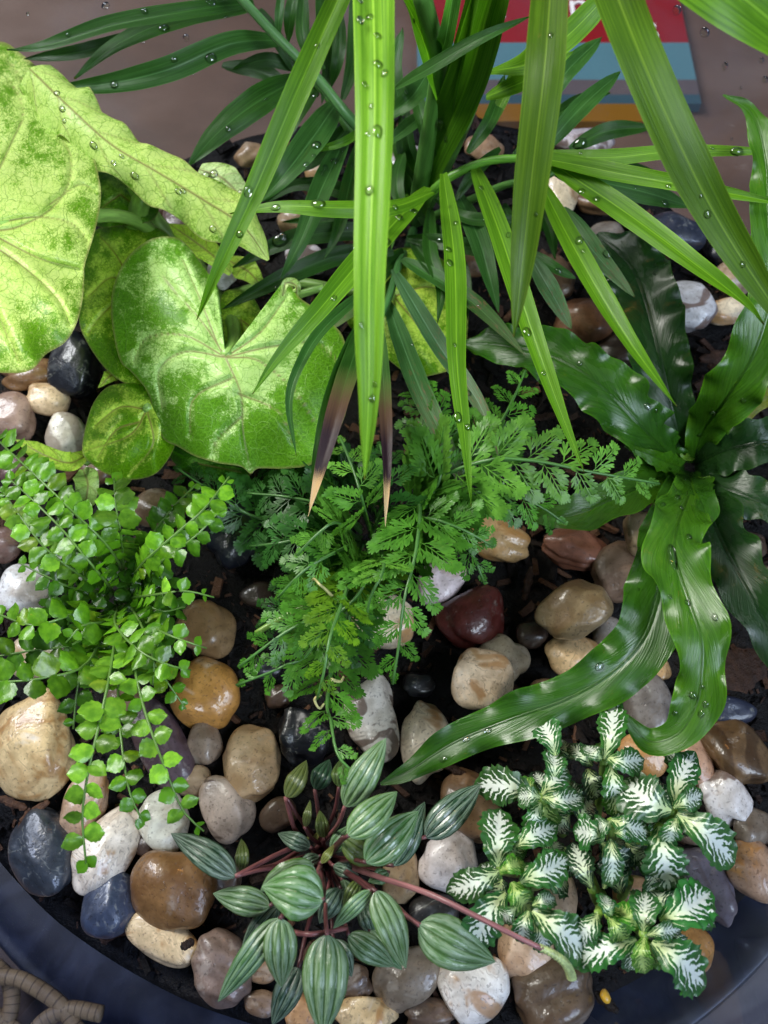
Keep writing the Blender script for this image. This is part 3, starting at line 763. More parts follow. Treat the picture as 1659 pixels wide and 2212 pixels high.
 (905, 1480, 34, 28, 0, 'vein', S(36, 36, 42), 'small black pebble above the white and cream one'),
 (600, 1760, 40, 36, 10, 'plain', S(108, 88, 72), 'brown pebble behind the red peperomia stalks'),
 (480, 1895, 40, 36, 0, 'plain', S(94, 76, 62), 'brown pebble beneath the dark peperomia leaf'),
 (420, 1690, 40, 34, 15, 'plain', S(168, 144, 116), 'tan pebble left of the egg shaped one'),
 (860, 1790, 36, 32, 0, 'plain', S(88, 72, 60), 'dark tan pebble behind the ribbed leaves'),
 (270, 1510, 46, 38, 10, 'plain', S(140, 116, 92), 'brown pebble glimpsed through the button fern'),
 (290, 1340, 52, 44, 0, 'plain', S(120, 100, 80), 'brown pebble at the heart of the button fern'),
 (1010, 1590, 40, 34, 0, 'plain', S(98, 76, 58), 'brown pebble behind the tip of the strap leaf'),
 (1545, 900, 40, 30, 0, 'vein', S(46, 48, 58), 'dark slate pebble beside the strap fern crown'),
 (1615, 1180, 44, 36, 10, 'plain', S(84, 66, 52), 'dark brown pebble between the right strap leaves'),
 (1490, 1790, 36, 32, 0, 'plain', S(120, 100, 84), 'brown pebble behind the white veined leaves'),
 (570, 2080, 44, 40, 0, 'plain', S(150, 122, 94), 'tan pebble between the left peperomia leaves'),
 (760, 2120, 44, 36, 0, 'plain', S(100, 80, 64), 'brown pebble below the peperomia'),
 (1440, 2060, 40, 34, 0, 'plain', S(110, 96, 90), 'grey pebble under the front white veined leaves'),
 (568, 2164, 40, 28, -10, 'plain', S(120, 98, 78), 'small brown pebble right of the mauve grey one'),
 (1360, 1930, 44, 36, 0, 'plain', S(150, 118, 86), 'tan pebble hidden among white veined leaves'),
]
for row in PEB:
    row = list(row); zz = row[8] if len(row) > 8 else None
    a_ = max(row[2], row[3]); lum = sum(row[6][:3]); f_ = 1.15 if lum > 1.2 else .92
    row[6] = tuple(min(.92, c_ * f_) for c_ in row[6][:3]) + (1,)
    pebble(*row[:8], z=zz, sub=5 if a_ > 78 else 4, lump=0.10 if 'lumpy' in row[7] or 'rough' in row[7] else 0.085)
# single yellow seed
me = pebble(1308, 2152, 11, 15, 25, 'plain', S(226, 176, 50), 'tiny yellow seed near the lower right glass', z=0.004, sub=2)
me.name = 'yellow_seed'; me['category'] = 'seed'; del me['group']

# ------------------------------------------------------------------ printed packet behind the bowl
pk_z = TABLE_Z + 0.007
pa, pb_ = P(905, 268, pk_z), P(1487, -150, pk_z)
x0 = float(pa[0]); x1 = float(P(1487, 90, pk_z)[0])
ys = [float(P(1200, q, pk_z)[1]) for q in (262, 224, 204, 172, 92, -230)]
packet = thing('printed_packet', 'printed packet in red, blue and yellow stripes behind the glass', 'packet', ((x0 + x1) / 2, ys[0], TABLE_Z))
cols = [S(116, 78, 18), S(48, 72, 82), S(84, 74, 76), S(76, 112, 122), S(128, 18, 24)]
def box(name, xa, xb, ya, yb, za, zb, mat, parent):
    V = [(x, y, z) for z in (za, zb) for x, y in ((xa, ya), (xb, ya), (xb, yb), (xa, yb))]
    F = [(0, 3, 2, 1), (4, 5, 6, 7), (0, 1, 5, 4), (1, 2, 6, 5), (2, 3, 7, 6), (3, 0, 4, 7)]
    return link(name, mesh(name, V, F, mat, smooth=False), parent)
for i in range(5):
    xe = x1 - (.028 if i == 0 else 0)
    box(['yellow_band', 'blue_edge_band', 'grey_band', 'blue_band', 'red_band'][i], x0, xe, ys[i], ys[i + 1], TABLE_Z + 0.001, pk_z, mat_flat('packet_print_%d' % i, cols[i], 0.35), packet)
M_white = mat_flat('packet_lettering', S(232, 226, 224), 0.5)
def letter(ch, px, py, size, ang=0):
    cu = bpy.data.curves.new('lettering', 'FONT'); cu.body = ch; cu.size = size; cu.extrude = 0.0003; cu.align_x = 'CENTER'; cu.align_y = 'CENTER'
    tmp = bpy.data.objects.new('tmp', cu); scn.collection.objects.link(tmp)
    me = bpy.data.meshes.new_from_object(tmp.evaluated_get(bpy.context.evaluated_depsgraph_get()))
    bpy.data.objects.remove(tmp); me.materials.clear(); me.materials.append(M_white)
    o = bpy.data.objects.new('lettering', me); scn.collection.objects.link(o)
    o.parent = packet; o.matrix_parent_inverse = Matrix.Translation(-packet.location)
    p = P(px, py, pk_z + 0.0006); o.location = Vector(p.tolist()); o.rotation_euler = (0, 0, R(ang))
letter('s', 1402, 62, 0.034)
letter('l', 1085, 18, 0.03); letter('i', 1062, 22, 0.03); letter('n', 1250, 12, 0.03)

# ------------------------------------------------------------------ wicker ring outside, lower left
NC = NT('cane'); cu_, cv_, ctc = NC.uv()
bands = NC.math('SINE', NC.math('MULTIPLY', cu_, 75.0)); cn = NC.noise(ctc.outputs['Object'], 160.0, 3.0)
M_cane = NC.out(NC.n('BsdfPrincipled', None, Base_Color=NC.mix(NC.math('MULTIPLY', NC.smooth(bands, 0.75, 1.0), 0.7), NC.mix(cn, S(110, 84, 56), S(176, 146, 104)), S(60, 44, 30)), Roughness=0.6))
wz = TABLE_Z + 0.012
wick = thing('wicker_mat', 'woven tan cane mat outside the glass at the lower left corner', 'mat', P(10, 2190, TABLE_Z))
for i, sp in enumerate([
    [(-10, 2085), (18, 2115), (26, 2160), (14, 2212), (-20, 2260)], [(-30, 2110), (30, 2112), (70, 2128), (130, 2170), (170, 2230)],
    [(-30, 2180), (20, 2215), (60, 2250)], [(60, 2250), (95, 2206), (150, 2180), (220, 2190)],
    [(40, 2280), (110, 2240), (200, 2250)]]):
    tube('cane', [(x, y, wz + 0.004 * (i % 2)) for x, y in sp], 0.0030, 0.0030, M_cane, wick, None, 20)
# ------------------------------------------------------------------ water drops
def drop_mesh():
    n, m = 14, 6; V = [(0, 0, 0.62)]; F = []
    for i in range(1, m + 1):
        t = i / m * math.pi * 0.56
        for j in range(n):
            a = j / n * 6.2832
            V.append((math.sin(t) * math.cos(a), math.sin(t) * math.sin(a), max(0.62 * math.cos(t), -0.06)))
    for j in range(n): F.append((0, 1 + j, 1 + (j + 1) % n))
    for i in range(m - 1):
        for j in range(n):
            F.append((1 + i * n + j, 1 + (i + 1) * n + j, 1 + (i + 1) * n + (j + 1) % n, 1 + i * n + (j + 1) % n))
    F.append(tuple(1 + (m - 1) * n + j for j in range(n))[::-1])
    return mesh('water_drop', V, F, M_drop)
ME_DROP = drop_mesh()
def drop(b, o, iu, iv, r, stretch=1.0):
    g = b['grid']; nu, nv = g.shape[0] - 1, g.shape[1] - 1
    i = min(max(int(iu * nu), 1), nu - 1); j = min(max(int((iv * 0.5 + 0.5) * nv), 1), nv - 1)
    p = g[i, j]; du = unit(g[i + 1, j] - g[i - 1, j]); dv = unit(g[i, j + 1] - g[i, j - 1])
    n = unit(np.cross(du, dv))
    if n @ (np.array([0, 0, CAM_H]) - p) < 0: n = -n
    y = np.cross(n, du); rr = r * float(mpp(p))
    M = Matrix(((du[0] * rr * stretch, y[0] * rr, n[0] * rr, p[0]), (du[1] * rr * stretch, y[1] * rr, n[1] * rr, p[1]), (du[2] * rr * stretch, y[2] * rr, n[2] * rr, p[2]), (0, 0, 0, 1)))
    d = link('water_drop', ME_DROP, o); d.matrix_basis = M
def drops(b, o, n, lo=4, hi=9, v=0.75):
    for _ in range(n):
        drop(b, o, rnd.uniform(0.08, 0.9), rnd.uniform(-v, v), rnd.uniform(lo, hi) * (1.35 if rnd.random() < .15 else 1), rnd.uniform(1, 1.5))

# ------------------------------------------------------------------ palm
PROF_PALM = [(0, .30), (.06, .55), (.2, .85), (.42, 1.0), (.62, .92), (.8, .66), (.92, .34), (1, .02)]
PROF_LONG = [(0, .85), (.3, 1.0), (.6, .86), (.8, .6), (.93, .28), (1, .02)]
palm = thing('parlour_palm', 'tall green palm with long narrow arching leaflets', 'palm', P(900, 480, 0.0))
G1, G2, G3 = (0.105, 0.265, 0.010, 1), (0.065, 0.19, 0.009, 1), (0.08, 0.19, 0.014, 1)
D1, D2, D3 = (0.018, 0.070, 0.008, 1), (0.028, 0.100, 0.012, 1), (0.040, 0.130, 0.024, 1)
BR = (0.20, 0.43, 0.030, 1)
PALM = [ # spine, width, colour, options
 ([(805, -60, .165), (805, 250, .165), (800, 600, .155), (797, 850, .14), (788, 1035, .122)], 104, BR, dict(prof=[(0, 1), (.3, .9), (.55, .8), (.75, .66), (.9, .36), (1, .02)], pleat=(.10, 3), d=16)),
 ([(748, -40, .155), (650, 190, .145), (540, 430, .13), (470, 590, .118), (425, 692, .108)], 62, G1, dict(prof=PROF_LONG, fold=.3, d=3)),
 ([(935, 415, .075), (850, 448, .085), (720, 452, .09), (600, 450, .088), (497, 462, .08)], 44, G1, dict(d=4, fold=-.15)),
 ([(905, 430, .03), (950, 330, .06), (1010, 180, .10), (1060, 20, .13), (1085, -70, .145)], 108, G2, dict(prof=[(0, .25), (.25, .7), (.5, .95), (.8, .95), (1, .8)], fold=.35, d=3)),
 ([(1192, -70, .165), (1175, 150, .16), (1150, 380, .145), (1128, 560, .13), (1110, 728, .118)], 96, (0.070, 0.150, 0.007, 1), dict(prof=PROF_LONG, fold=.15, d=2)),
 ([(1310, -70, .175), (1385, 120, .165), (1475, 320, .15), (1570, 500, .132), (1690, 690, .11)], 106, (0.085, 0.185, 0.008, 1), dict(prof=[(0, 1), (.5, .95), (.8, .68), (1, .3)], fold=.12, d=3)),
 ([(1470, -110, .185), (1590, -20, .18), (1700, 60, .172), (1800, 150, .16)], 175, G1, dict(prof=[(0, 1), (.6, .95), (1, .5)], fold=.1)),
 ([(1180, 338, .066), (1320, 335, .074), (1480, 330, .08), (1700, 327, .08)], 40, (0.12, 0.29, 0.02, 1), dict(prof=PROF_LONG, d=5, fold=-.1)),
 ([(1185, 345, .068), (1330, 372, .082), (1500, 402, .09), (1700, 442, .09)], 48, G1, dict(prof=PROF_LONG, d=2, fold=.35)),
 ([(1185, 348, .066), (1320, 440, .078), (1480, 560, .085), (1600, 645, .085), (1650, 700, .082)], 62, (0.10, 0.26, 0.008, 1), dict(d=2, fold=.25)),
 ([(1168, 395, .06), (1250, 550, .07), (1360, 730, .074), (1462, 878, .07)], 54, (0.10, 0.26, 0.008, 1), dict(d=2, fold=.25)),
 ([(1022, 355, .06), (1075, 500, .072), (1150, 720, .078), (1215, 890, .075), (1262, 1020, .07)], 56, G1, dict(d=5, fold=.3)),
 ([(958, 375, .06), (978, 560, .072), (985, 780, .078), (1000, 960, .075), (1018, 1095, .07)], 52, G1, dict(d=7, fold=.2)),
 ([(925, 405, .06), (800, 540, .085), (690, 660, .09), (600, 770, .086), (545, 852, .08)], 60, G1, dict(d=6, fold=.12)),
 ([(945, 205, .09), (925, 110, .11), (890, 30, .125), (850, -50, .14)], 58, (0.12, 0.33, 0.02, 1), dict(prof=[(0, .5), (.3, 1), (.7, .9), (1, .6)], fold=.4, d=2)),
 ([(945, 170, .09), (960, 80, .12), (985, -40, .14)], 44, (0.10, 0.30, 0.05, 1), dict(prof=[(0, .4), (.4, 1), (1, .8)], fold=.3)),
 ([(900, 430, .03), (950, 290, .07), (990, 150, .105), (1035, -40, .14)], 46, G2, dict(prof=[(0, .5), (.4, 1), (1, .9)], fold=.4, d=2)),
 ([(1060, 155, .085), (1140, 130, .098), (1230, 70, .105), (1330, -30, .115)], 64, G1, dict(prof=[(0, .3), (.4, 1), (.8, .9), (1, .5)], fold=.15)),
 ([(1050, 210, .075), (1140, 170, .088), (1240, 110, .095)], 44, G1, dict(fold=.2)),
 ([(855, 190, .10), (940, 140, .118), (1040, 80, .128), (1148, 35, .13)], 36, D3, dict(prof=PROF_PALM, fold=.3)),
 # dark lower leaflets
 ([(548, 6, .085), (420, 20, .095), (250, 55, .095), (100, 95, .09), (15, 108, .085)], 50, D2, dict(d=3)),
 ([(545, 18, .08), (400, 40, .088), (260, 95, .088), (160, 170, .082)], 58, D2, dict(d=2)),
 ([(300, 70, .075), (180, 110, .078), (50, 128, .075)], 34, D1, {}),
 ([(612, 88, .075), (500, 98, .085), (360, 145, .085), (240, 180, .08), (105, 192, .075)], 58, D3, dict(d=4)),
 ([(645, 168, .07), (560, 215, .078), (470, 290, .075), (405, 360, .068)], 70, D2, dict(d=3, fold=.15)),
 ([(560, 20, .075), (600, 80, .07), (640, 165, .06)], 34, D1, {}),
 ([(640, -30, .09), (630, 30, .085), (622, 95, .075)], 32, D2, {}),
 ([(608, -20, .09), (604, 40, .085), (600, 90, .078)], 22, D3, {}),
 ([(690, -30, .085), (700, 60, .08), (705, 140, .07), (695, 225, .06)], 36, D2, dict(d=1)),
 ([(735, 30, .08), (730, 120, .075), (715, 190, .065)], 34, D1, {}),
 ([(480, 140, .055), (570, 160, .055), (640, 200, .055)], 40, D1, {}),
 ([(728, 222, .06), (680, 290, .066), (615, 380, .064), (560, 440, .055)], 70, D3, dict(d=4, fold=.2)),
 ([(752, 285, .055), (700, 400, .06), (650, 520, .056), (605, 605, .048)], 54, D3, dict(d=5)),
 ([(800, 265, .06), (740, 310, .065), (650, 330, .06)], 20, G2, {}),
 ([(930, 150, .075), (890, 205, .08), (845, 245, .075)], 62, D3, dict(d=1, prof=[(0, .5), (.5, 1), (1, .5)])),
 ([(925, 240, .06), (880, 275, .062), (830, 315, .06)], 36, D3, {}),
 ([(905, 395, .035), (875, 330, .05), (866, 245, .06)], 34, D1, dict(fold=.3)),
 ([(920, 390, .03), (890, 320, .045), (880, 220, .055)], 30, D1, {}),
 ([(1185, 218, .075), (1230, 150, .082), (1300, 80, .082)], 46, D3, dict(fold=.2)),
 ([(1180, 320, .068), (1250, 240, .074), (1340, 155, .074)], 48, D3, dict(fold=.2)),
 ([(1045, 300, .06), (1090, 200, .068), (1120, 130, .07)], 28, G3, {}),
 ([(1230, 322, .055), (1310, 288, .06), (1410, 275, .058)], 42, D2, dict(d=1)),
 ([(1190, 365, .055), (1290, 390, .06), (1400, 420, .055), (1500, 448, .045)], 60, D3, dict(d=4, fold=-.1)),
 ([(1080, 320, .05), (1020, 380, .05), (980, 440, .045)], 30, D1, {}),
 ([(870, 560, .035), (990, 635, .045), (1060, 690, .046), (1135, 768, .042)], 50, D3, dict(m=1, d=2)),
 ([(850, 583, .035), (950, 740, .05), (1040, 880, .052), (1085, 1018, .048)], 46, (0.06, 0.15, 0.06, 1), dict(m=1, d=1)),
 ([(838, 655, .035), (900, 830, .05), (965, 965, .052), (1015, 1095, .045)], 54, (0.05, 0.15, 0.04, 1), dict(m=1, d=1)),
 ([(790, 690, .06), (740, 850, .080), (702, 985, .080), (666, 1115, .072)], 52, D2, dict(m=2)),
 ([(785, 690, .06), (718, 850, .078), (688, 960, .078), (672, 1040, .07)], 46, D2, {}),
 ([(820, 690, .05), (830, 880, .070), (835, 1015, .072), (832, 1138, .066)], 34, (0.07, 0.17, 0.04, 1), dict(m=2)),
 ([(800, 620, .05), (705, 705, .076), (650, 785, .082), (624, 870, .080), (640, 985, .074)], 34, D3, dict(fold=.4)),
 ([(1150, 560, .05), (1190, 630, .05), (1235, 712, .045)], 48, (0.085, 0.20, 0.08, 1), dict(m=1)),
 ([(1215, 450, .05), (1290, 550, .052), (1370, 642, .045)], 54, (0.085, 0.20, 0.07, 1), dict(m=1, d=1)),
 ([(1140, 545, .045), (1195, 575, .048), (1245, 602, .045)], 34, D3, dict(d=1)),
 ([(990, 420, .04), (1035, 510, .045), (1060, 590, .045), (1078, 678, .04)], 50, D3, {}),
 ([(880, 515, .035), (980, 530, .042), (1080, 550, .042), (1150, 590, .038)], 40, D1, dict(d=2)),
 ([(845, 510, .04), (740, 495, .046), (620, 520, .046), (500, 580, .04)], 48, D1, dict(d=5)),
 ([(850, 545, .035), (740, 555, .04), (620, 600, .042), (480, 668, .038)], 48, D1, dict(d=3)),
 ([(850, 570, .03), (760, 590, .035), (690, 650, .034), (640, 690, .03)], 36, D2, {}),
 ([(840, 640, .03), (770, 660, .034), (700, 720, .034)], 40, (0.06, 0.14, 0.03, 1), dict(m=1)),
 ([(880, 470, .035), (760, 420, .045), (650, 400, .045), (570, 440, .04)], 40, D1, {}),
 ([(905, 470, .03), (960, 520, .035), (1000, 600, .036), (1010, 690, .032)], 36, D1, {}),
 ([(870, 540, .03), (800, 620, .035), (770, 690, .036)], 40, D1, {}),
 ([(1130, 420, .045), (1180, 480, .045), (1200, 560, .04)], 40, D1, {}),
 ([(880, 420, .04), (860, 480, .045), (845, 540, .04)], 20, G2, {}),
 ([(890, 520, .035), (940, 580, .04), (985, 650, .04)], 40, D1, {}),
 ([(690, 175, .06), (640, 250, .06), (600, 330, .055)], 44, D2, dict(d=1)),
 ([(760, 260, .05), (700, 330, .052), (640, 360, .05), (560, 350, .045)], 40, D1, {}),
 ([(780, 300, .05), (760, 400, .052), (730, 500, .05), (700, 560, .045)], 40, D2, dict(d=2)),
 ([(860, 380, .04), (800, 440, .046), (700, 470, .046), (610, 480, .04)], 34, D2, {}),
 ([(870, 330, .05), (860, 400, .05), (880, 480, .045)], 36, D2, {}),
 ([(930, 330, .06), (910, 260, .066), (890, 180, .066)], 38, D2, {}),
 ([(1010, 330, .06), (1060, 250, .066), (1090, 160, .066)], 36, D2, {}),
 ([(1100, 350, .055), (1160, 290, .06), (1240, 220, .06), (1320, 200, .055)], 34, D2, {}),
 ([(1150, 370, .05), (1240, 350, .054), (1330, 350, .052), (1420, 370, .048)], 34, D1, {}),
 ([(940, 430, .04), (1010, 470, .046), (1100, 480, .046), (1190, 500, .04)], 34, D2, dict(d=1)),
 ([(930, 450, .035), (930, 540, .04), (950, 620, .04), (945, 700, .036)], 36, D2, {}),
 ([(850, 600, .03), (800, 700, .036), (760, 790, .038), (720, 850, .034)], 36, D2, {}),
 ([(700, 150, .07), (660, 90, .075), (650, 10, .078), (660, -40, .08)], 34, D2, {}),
 ([(740, 215, .06), (760, 140, .066), (765, 60, .07), (760, -20, .072)], 36, D2, {}),
 ([(650, 150, .06), (580, 130, .064), (500, 150, .062)], 34, D1, {}),
 ([(870, 250, .06), (850, 150, .07), (870, 60, .076)], 44, D3, {}),
 ([(1090, 440, .04), (1120, 540, .045), (1130, 620, .044), (1120, 700, .04)], 34, D2, {}),
]
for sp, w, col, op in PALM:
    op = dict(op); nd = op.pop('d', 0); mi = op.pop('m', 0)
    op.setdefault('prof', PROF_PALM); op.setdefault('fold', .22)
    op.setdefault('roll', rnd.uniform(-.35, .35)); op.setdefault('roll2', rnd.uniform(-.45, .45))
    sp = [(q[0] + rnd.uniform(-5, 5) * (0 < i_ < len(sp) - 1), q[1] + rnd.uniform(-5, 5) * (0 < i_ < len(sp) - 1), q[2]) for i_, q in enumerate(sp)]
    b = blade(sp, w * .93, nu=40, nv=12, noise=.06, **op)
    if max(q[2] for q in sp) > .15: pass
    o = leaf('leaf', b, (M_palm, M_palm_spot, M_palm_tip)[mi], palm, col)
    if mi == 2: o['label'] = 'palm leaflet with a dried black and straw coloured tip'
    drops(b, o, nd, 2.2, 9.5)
STEMC = (0.10, 0.26, 0.05, 1)
for sp, r0, r1, c in [
    ([(900, 480, -.004), (905, 430, .03), (930, 280, .07), (948, 150, .10), (930, 60, .12), (905, -30, .14)], .0042, .003, STEMC),
    ([(895, 485, -.004), (860, 400, .03), (800, 305, .055), (745, 243, .07), (680, 163, .08), (600, 82, .09), (515, -10, .10), (470, -60, .105)], .0028, .0016, (0.10, 0.25, 0.075, 1)),
    ([(905, 480, -.004), (930, 420, .045), (985, 375, .058), (1060, 347, .063), (1140, 342, .066), (1195, 343, .068)], .0024, .0014, (0.12, 0.33, 0.03, 1)),
    ([(895, 490, -.004), (880, 540, .02), (862, 570, .032), (838, 650, .038), (800, 730, .042)], .0022, .0012, (0.05, 0.16, 0.04, 1)),
    ([(905, 478, -.004), (950, 380, .03), (1010, 240, .07), (1065, 60, .11), (1090, -60, .14)], .0035, .003, STEMC),
    ([(890, 480, -.004), (840, 380, .02), (790, 320, .04), (760, 290, .05), (700, 200, .06), (650, 150, .065)], .0024, .0014, STEMC),
    ([(910, 480, -.004), (1000, 440, .03), (1090, 400, .05), (1170, 385, .06), (1230, 350, .06)], .0022, .0012, STEMC),
    ([(895, 478, -.004), (885, 430, .02), (870, 360, .04), (850, 300, .05)], .0034, .002, STEMC)]:
    tube('stem', sp, r0, r1, M_stem, palm, c, 30, 10)

# ------------------------------------------------------------------ arrowhead plant
arrow = thing('arrowhead_plant', 'arrowhead plant with large pale mottled yellow green heart shaped leaves', 'plant', P(470, 640, 0.0))
def heart(center, bnd, zc, gx, gy, droop, veins, color, rings=72, sec=260, pale=0.50, midpale=0.0, curl=0.0, blobs=()):
    cx, cy = center
    B = catmull(np.array(bnd, float), sec, closed=True)
    s = np.linspace(0, 1, rings + 1)[1:]
    ph = nrng.random(3) * 6.28
    px = cx + (B[:, 0] - cx)[None, :] * s[:, None]; py = cy + (B[:, 1] - cy)[None, :] * s[:, None]
    px = np.concatenate([[cx], px.ravel()]); py = np.concatenate([[cy], py.ravel()])
    sv = np.concatenate([[0], np.repeat(s, sec)])
    an = np.concatenate([[0], np.tile(np.arange(sec) / sec * 6.283, rings)])
    size = np.hypot(B[:, 0] - cx, B[:, 1] - cy).max()
    # veins: polylines in leaf space
    d = np.full(len(px), 1e9)
    for pl in veins:
        c = catmull(np.array(pl, float), 40)
        wd = np.linspace(1.0, 0.55, 39)
        for i in range(39):
            a, b2 = c[i], c[i + 1]; e = b2 - a; L2 = e @ e + 1e-9
            t = np.clip(((px - a[0]) * e[0] + (py - a[1]) * e[1]) / L2, 0, 1)
            d = np.minimum(d, np.hypot(px - a[0] - e[0] * t, py - a[1] - e[1] * t) / wd[i])
    vein = np.exp(-(d / 2.2) ** 2) * np.clip(1.25 - .75 * sv, 0, 1)
    near = np.exp(-(d / (size * 0.085)) ** 2)
    pal = pale + 0.07 + 0.20 * near + midpale * np.exp(-(sv / 0.45) ** 2) - 0.16 * np.clip((sv - .72) / .28, 0, 1)
    for bx_, by_, br_, ba_ in blobs: pal = pal - ba_ * (.92 if ba_ > .2 else 1.2) * np.exp(-((px - bx_) ** 2 + (py - by_) ** 2) / br_ ** 2)
    z = zc + gx * (px - cx) / 100 + gy * (py - cy) / 100 - droop * sv ** 2.2
    z = z + 0.0016 * np.clip(sv * 1.3, 0, 1) * np.sin(an * 7 + ph[0]) * sv ** 2 + 0.001 * np.sin(px / 31 + ph[1]) * np.sin(py / 27 + ph[2])
    z = z - 0.0013 * np.exp(-(d / 9.0) ** 2) + curl * np.clip((sv - .8) / .2, 0, 1) ** 2
    V = P(px, py, z)
    F = [(0, 1 + (j + 1) % sec, 1 + j) for j in range(sec)]
    for i in range(rings - 1):
        for j in range(sec):
            F.append((1 + i * sec + j, 1 + i * sec + (j + 1) % sec, 1 + (i + 1) * sec + (j + 1) % sec, 1 + (i + 1) * sec + j))
    uv = np.stack([px / 200.0, py / 200.0], -1)
    rim = np.clip((sv - 0.975) / 0.025, 0, 1)
    me = mesh('leaf', V, F, M_arrow, uv, attrs={'vein': vein, 'pale': pal, 'rim': rim})
    return link('leaf', me, arrow, color)
PALE = (0.68, 0.85, 0.24, 1); PALE2 = (0.72, 0.86, 0.40, 1); LIME = (0.60, 0.80, 0.11, 1); MIDG = (0.34, 0.56, 0.09, 1)
heart((-70, 500), [(0, 90), (45, 115), (100, 165), (150, 230), (190, 300), (213, 380), (218, 430), (205, 500), (184, 570), (182, 600), (178, 650), (165, 700), (140, 740), (100, 765), (70, 797), (25, 806), (-60, 790), (-150, 700), (-200, 500), (-170, 250), (-60, 120)],
      .098, .000, .004, .012,
      [[(-70, 500), (40, 490), (130, 430), (150, 330), (60, 190), (20, 130)], [(-70, 500), (20, 320), (50, 240), (20, 170)], [(-70, 500), (30, 560), (120, 640), (150, 700)], [(-70, 500), (60, 470), (150, 480), (190, 520)],
       [(-70, 500), (-20, 640), (40, 780)], [(0, 515), (90, 560), (170, 580)], [(110, 440), (170, 400), (205, 410)]], PALE, pale=.55, blobs=[(50, 250, 60, .16), (130, 345, 50, .16), (175, 440, 45, .12), (60, 740, 80, .14), (20, 330, 50, .12), (110, 500, 40, .1), (90, 660, 50, .08), (15, 170, 50, .12)])
heart((487, 772), [(489, 752), (478, 735), (476, 690), (474, 640), (465, 605), (450, 590), (425, 555), (400, 525), (375, 512), (330, 515), (285, 545), (255, 590), (240, 650), (245, 720), (260, 780), (285, 805), (320, 850), (335, 910), (355, 950), (385, 965), (420, 985), (470, 1000), (520, 1008), (541, 1023), (560, 1012), (620, 1012), (680, 1000), (722, 950), (750, 880), (756, 800), (742, 730), (715, 695), (690, 672), (650, 645), (636, 625), (618, 600), (612, 640), (592, 690), (560, 728), (522, 756), (500, 764)],
      .066, .001, -.003, .012,
      [[(487, 772), (520, 850), (525, 930), (540, 1015)], [(487, 772), (400, 760), (345, 800), (350, 880)], [(487, 772), (440, 700), (370, 620), (330, 560)], [(487, 772), (400, 725), (320, 730), (290, 780)], [(487, 772), (560, 780), (640, 850), (690, 930)],
       [(487, 772), (580, 750), (680, 740), (730, 780)], [(505, 815), (420, 860), (410, 940)], [(515, 850), (600, 890), (640, 970)], [(487, 772), (560, 720), (620, 640)], [(470, 745), (430, 640), (395, 560)], [(522, 900), (470, 950), (460, 985)]], (0.57, 0.81, 0.29, 1), pale=.43, midpale=.12, blobs=[(370, 690, 60, .16), (425, 850, 55, .30), (470, 930, 60, .24), (590, 900, 70, .30), (680, 880, 80, .34), (620, 980, 70, .26), (265, 700, 50, .12), (540, 960, 40, .18), (700, 760, 50, .2), (400, 940, 50, .12), (500, 775, 55, -.12), (540, 830, 40, -.12), (350, 590, 60, -.06)])
heart((290, 620), [(188, 520), (215, 492), (250, 482), (320, 487), (362, 505), (400, 560), (380, 650), (360, 760), (340, 830), (320, 840), (270, 828), (222, 790), (176, 715), (172, 660), (180, 590)],
      .044, .0, .002, .008, [[(290, 620), (240, 600), (190, 640)], [(290, 620), (260, 720), (300, 820)], [(290, 620), (250, 550), (215, 510)], [(290, 620), (220, 680), (190, 720)]], LIME, pale=.47, blobs=[(250, 760, 60, .15), (240, 510, 60, .12), (230, 660, 40, .08)])
heart((318, 885), [(335, 848), (300, 830), (270, 828), (232, 836), (202, 870), (184, 925), (178, 978), (200, 1004), (230, 1024), (275, 1036), (322, 1030), (352, 1008), (378, 962), (372, 925), (352, 880)],
      .050, .001, -.002, .010, [[(318, 885), (280, 940), (182, 975)], [(318, 885), (260, 880), (205, 920)], [(318, 885), (330, 960), (280, 1025)], [(300, 912), (250, 930), (210, 990)]], LIME, pale=.44, blobs=[(265, 920, 35, .2), (330, 980, 60, .26), (270, 1010, 40, .1)])
heart((850, 640), [(748, 690), (760, 640), (800, 590), (850, 540), (910, 540), (975, 575), (1008, 640), (1008, 740), (985, 790), (945, 808), (890, 812), (830, 770), (775, 725)],
      .030, .001, -.001, .008, [[(850, 640), (900, 700), (960, 790)], [(850, 640), (930, 620), (990, 660)], [(850, 640), (860, 720), (890, 800)]], LIME, pale=.46)
heart((260, 420), [(205, 350), (260, 375), (318, 405), (345, 430), (330, 475), (260, 488), (205, 485), (190, 420)],
      .045, .0, .0, .006, [[(260, 420), (300, 450)], [(260, 420), (220, 450), (205, 480)]], (0.30, 0.50, 0.08, 1), pale=.36, rings=30, sec=120)
heart((520, 690), [(478, 640), (510, 625), (545, 640), (570, 690), (580, 740), (545, 780), (495, 770), (478, 720)],
      .035, .0, .0, .006, [[(520, 690), (530, 760)], [(520, 690), (560, 720)]], LIME, pale=.50, rings=24, sec=90)
heart((420, 1000), [(360, 960), (420, 975), (500, 1000), (545, 1020), (500, 1045), (430, 1030), (380, 1005)],
      .030, .0, .0, .004, [[(420, 1000), (520, 1020)]], (0.16, 0.36, 0.05, 1), pale=.3, rings=20, sec=90)

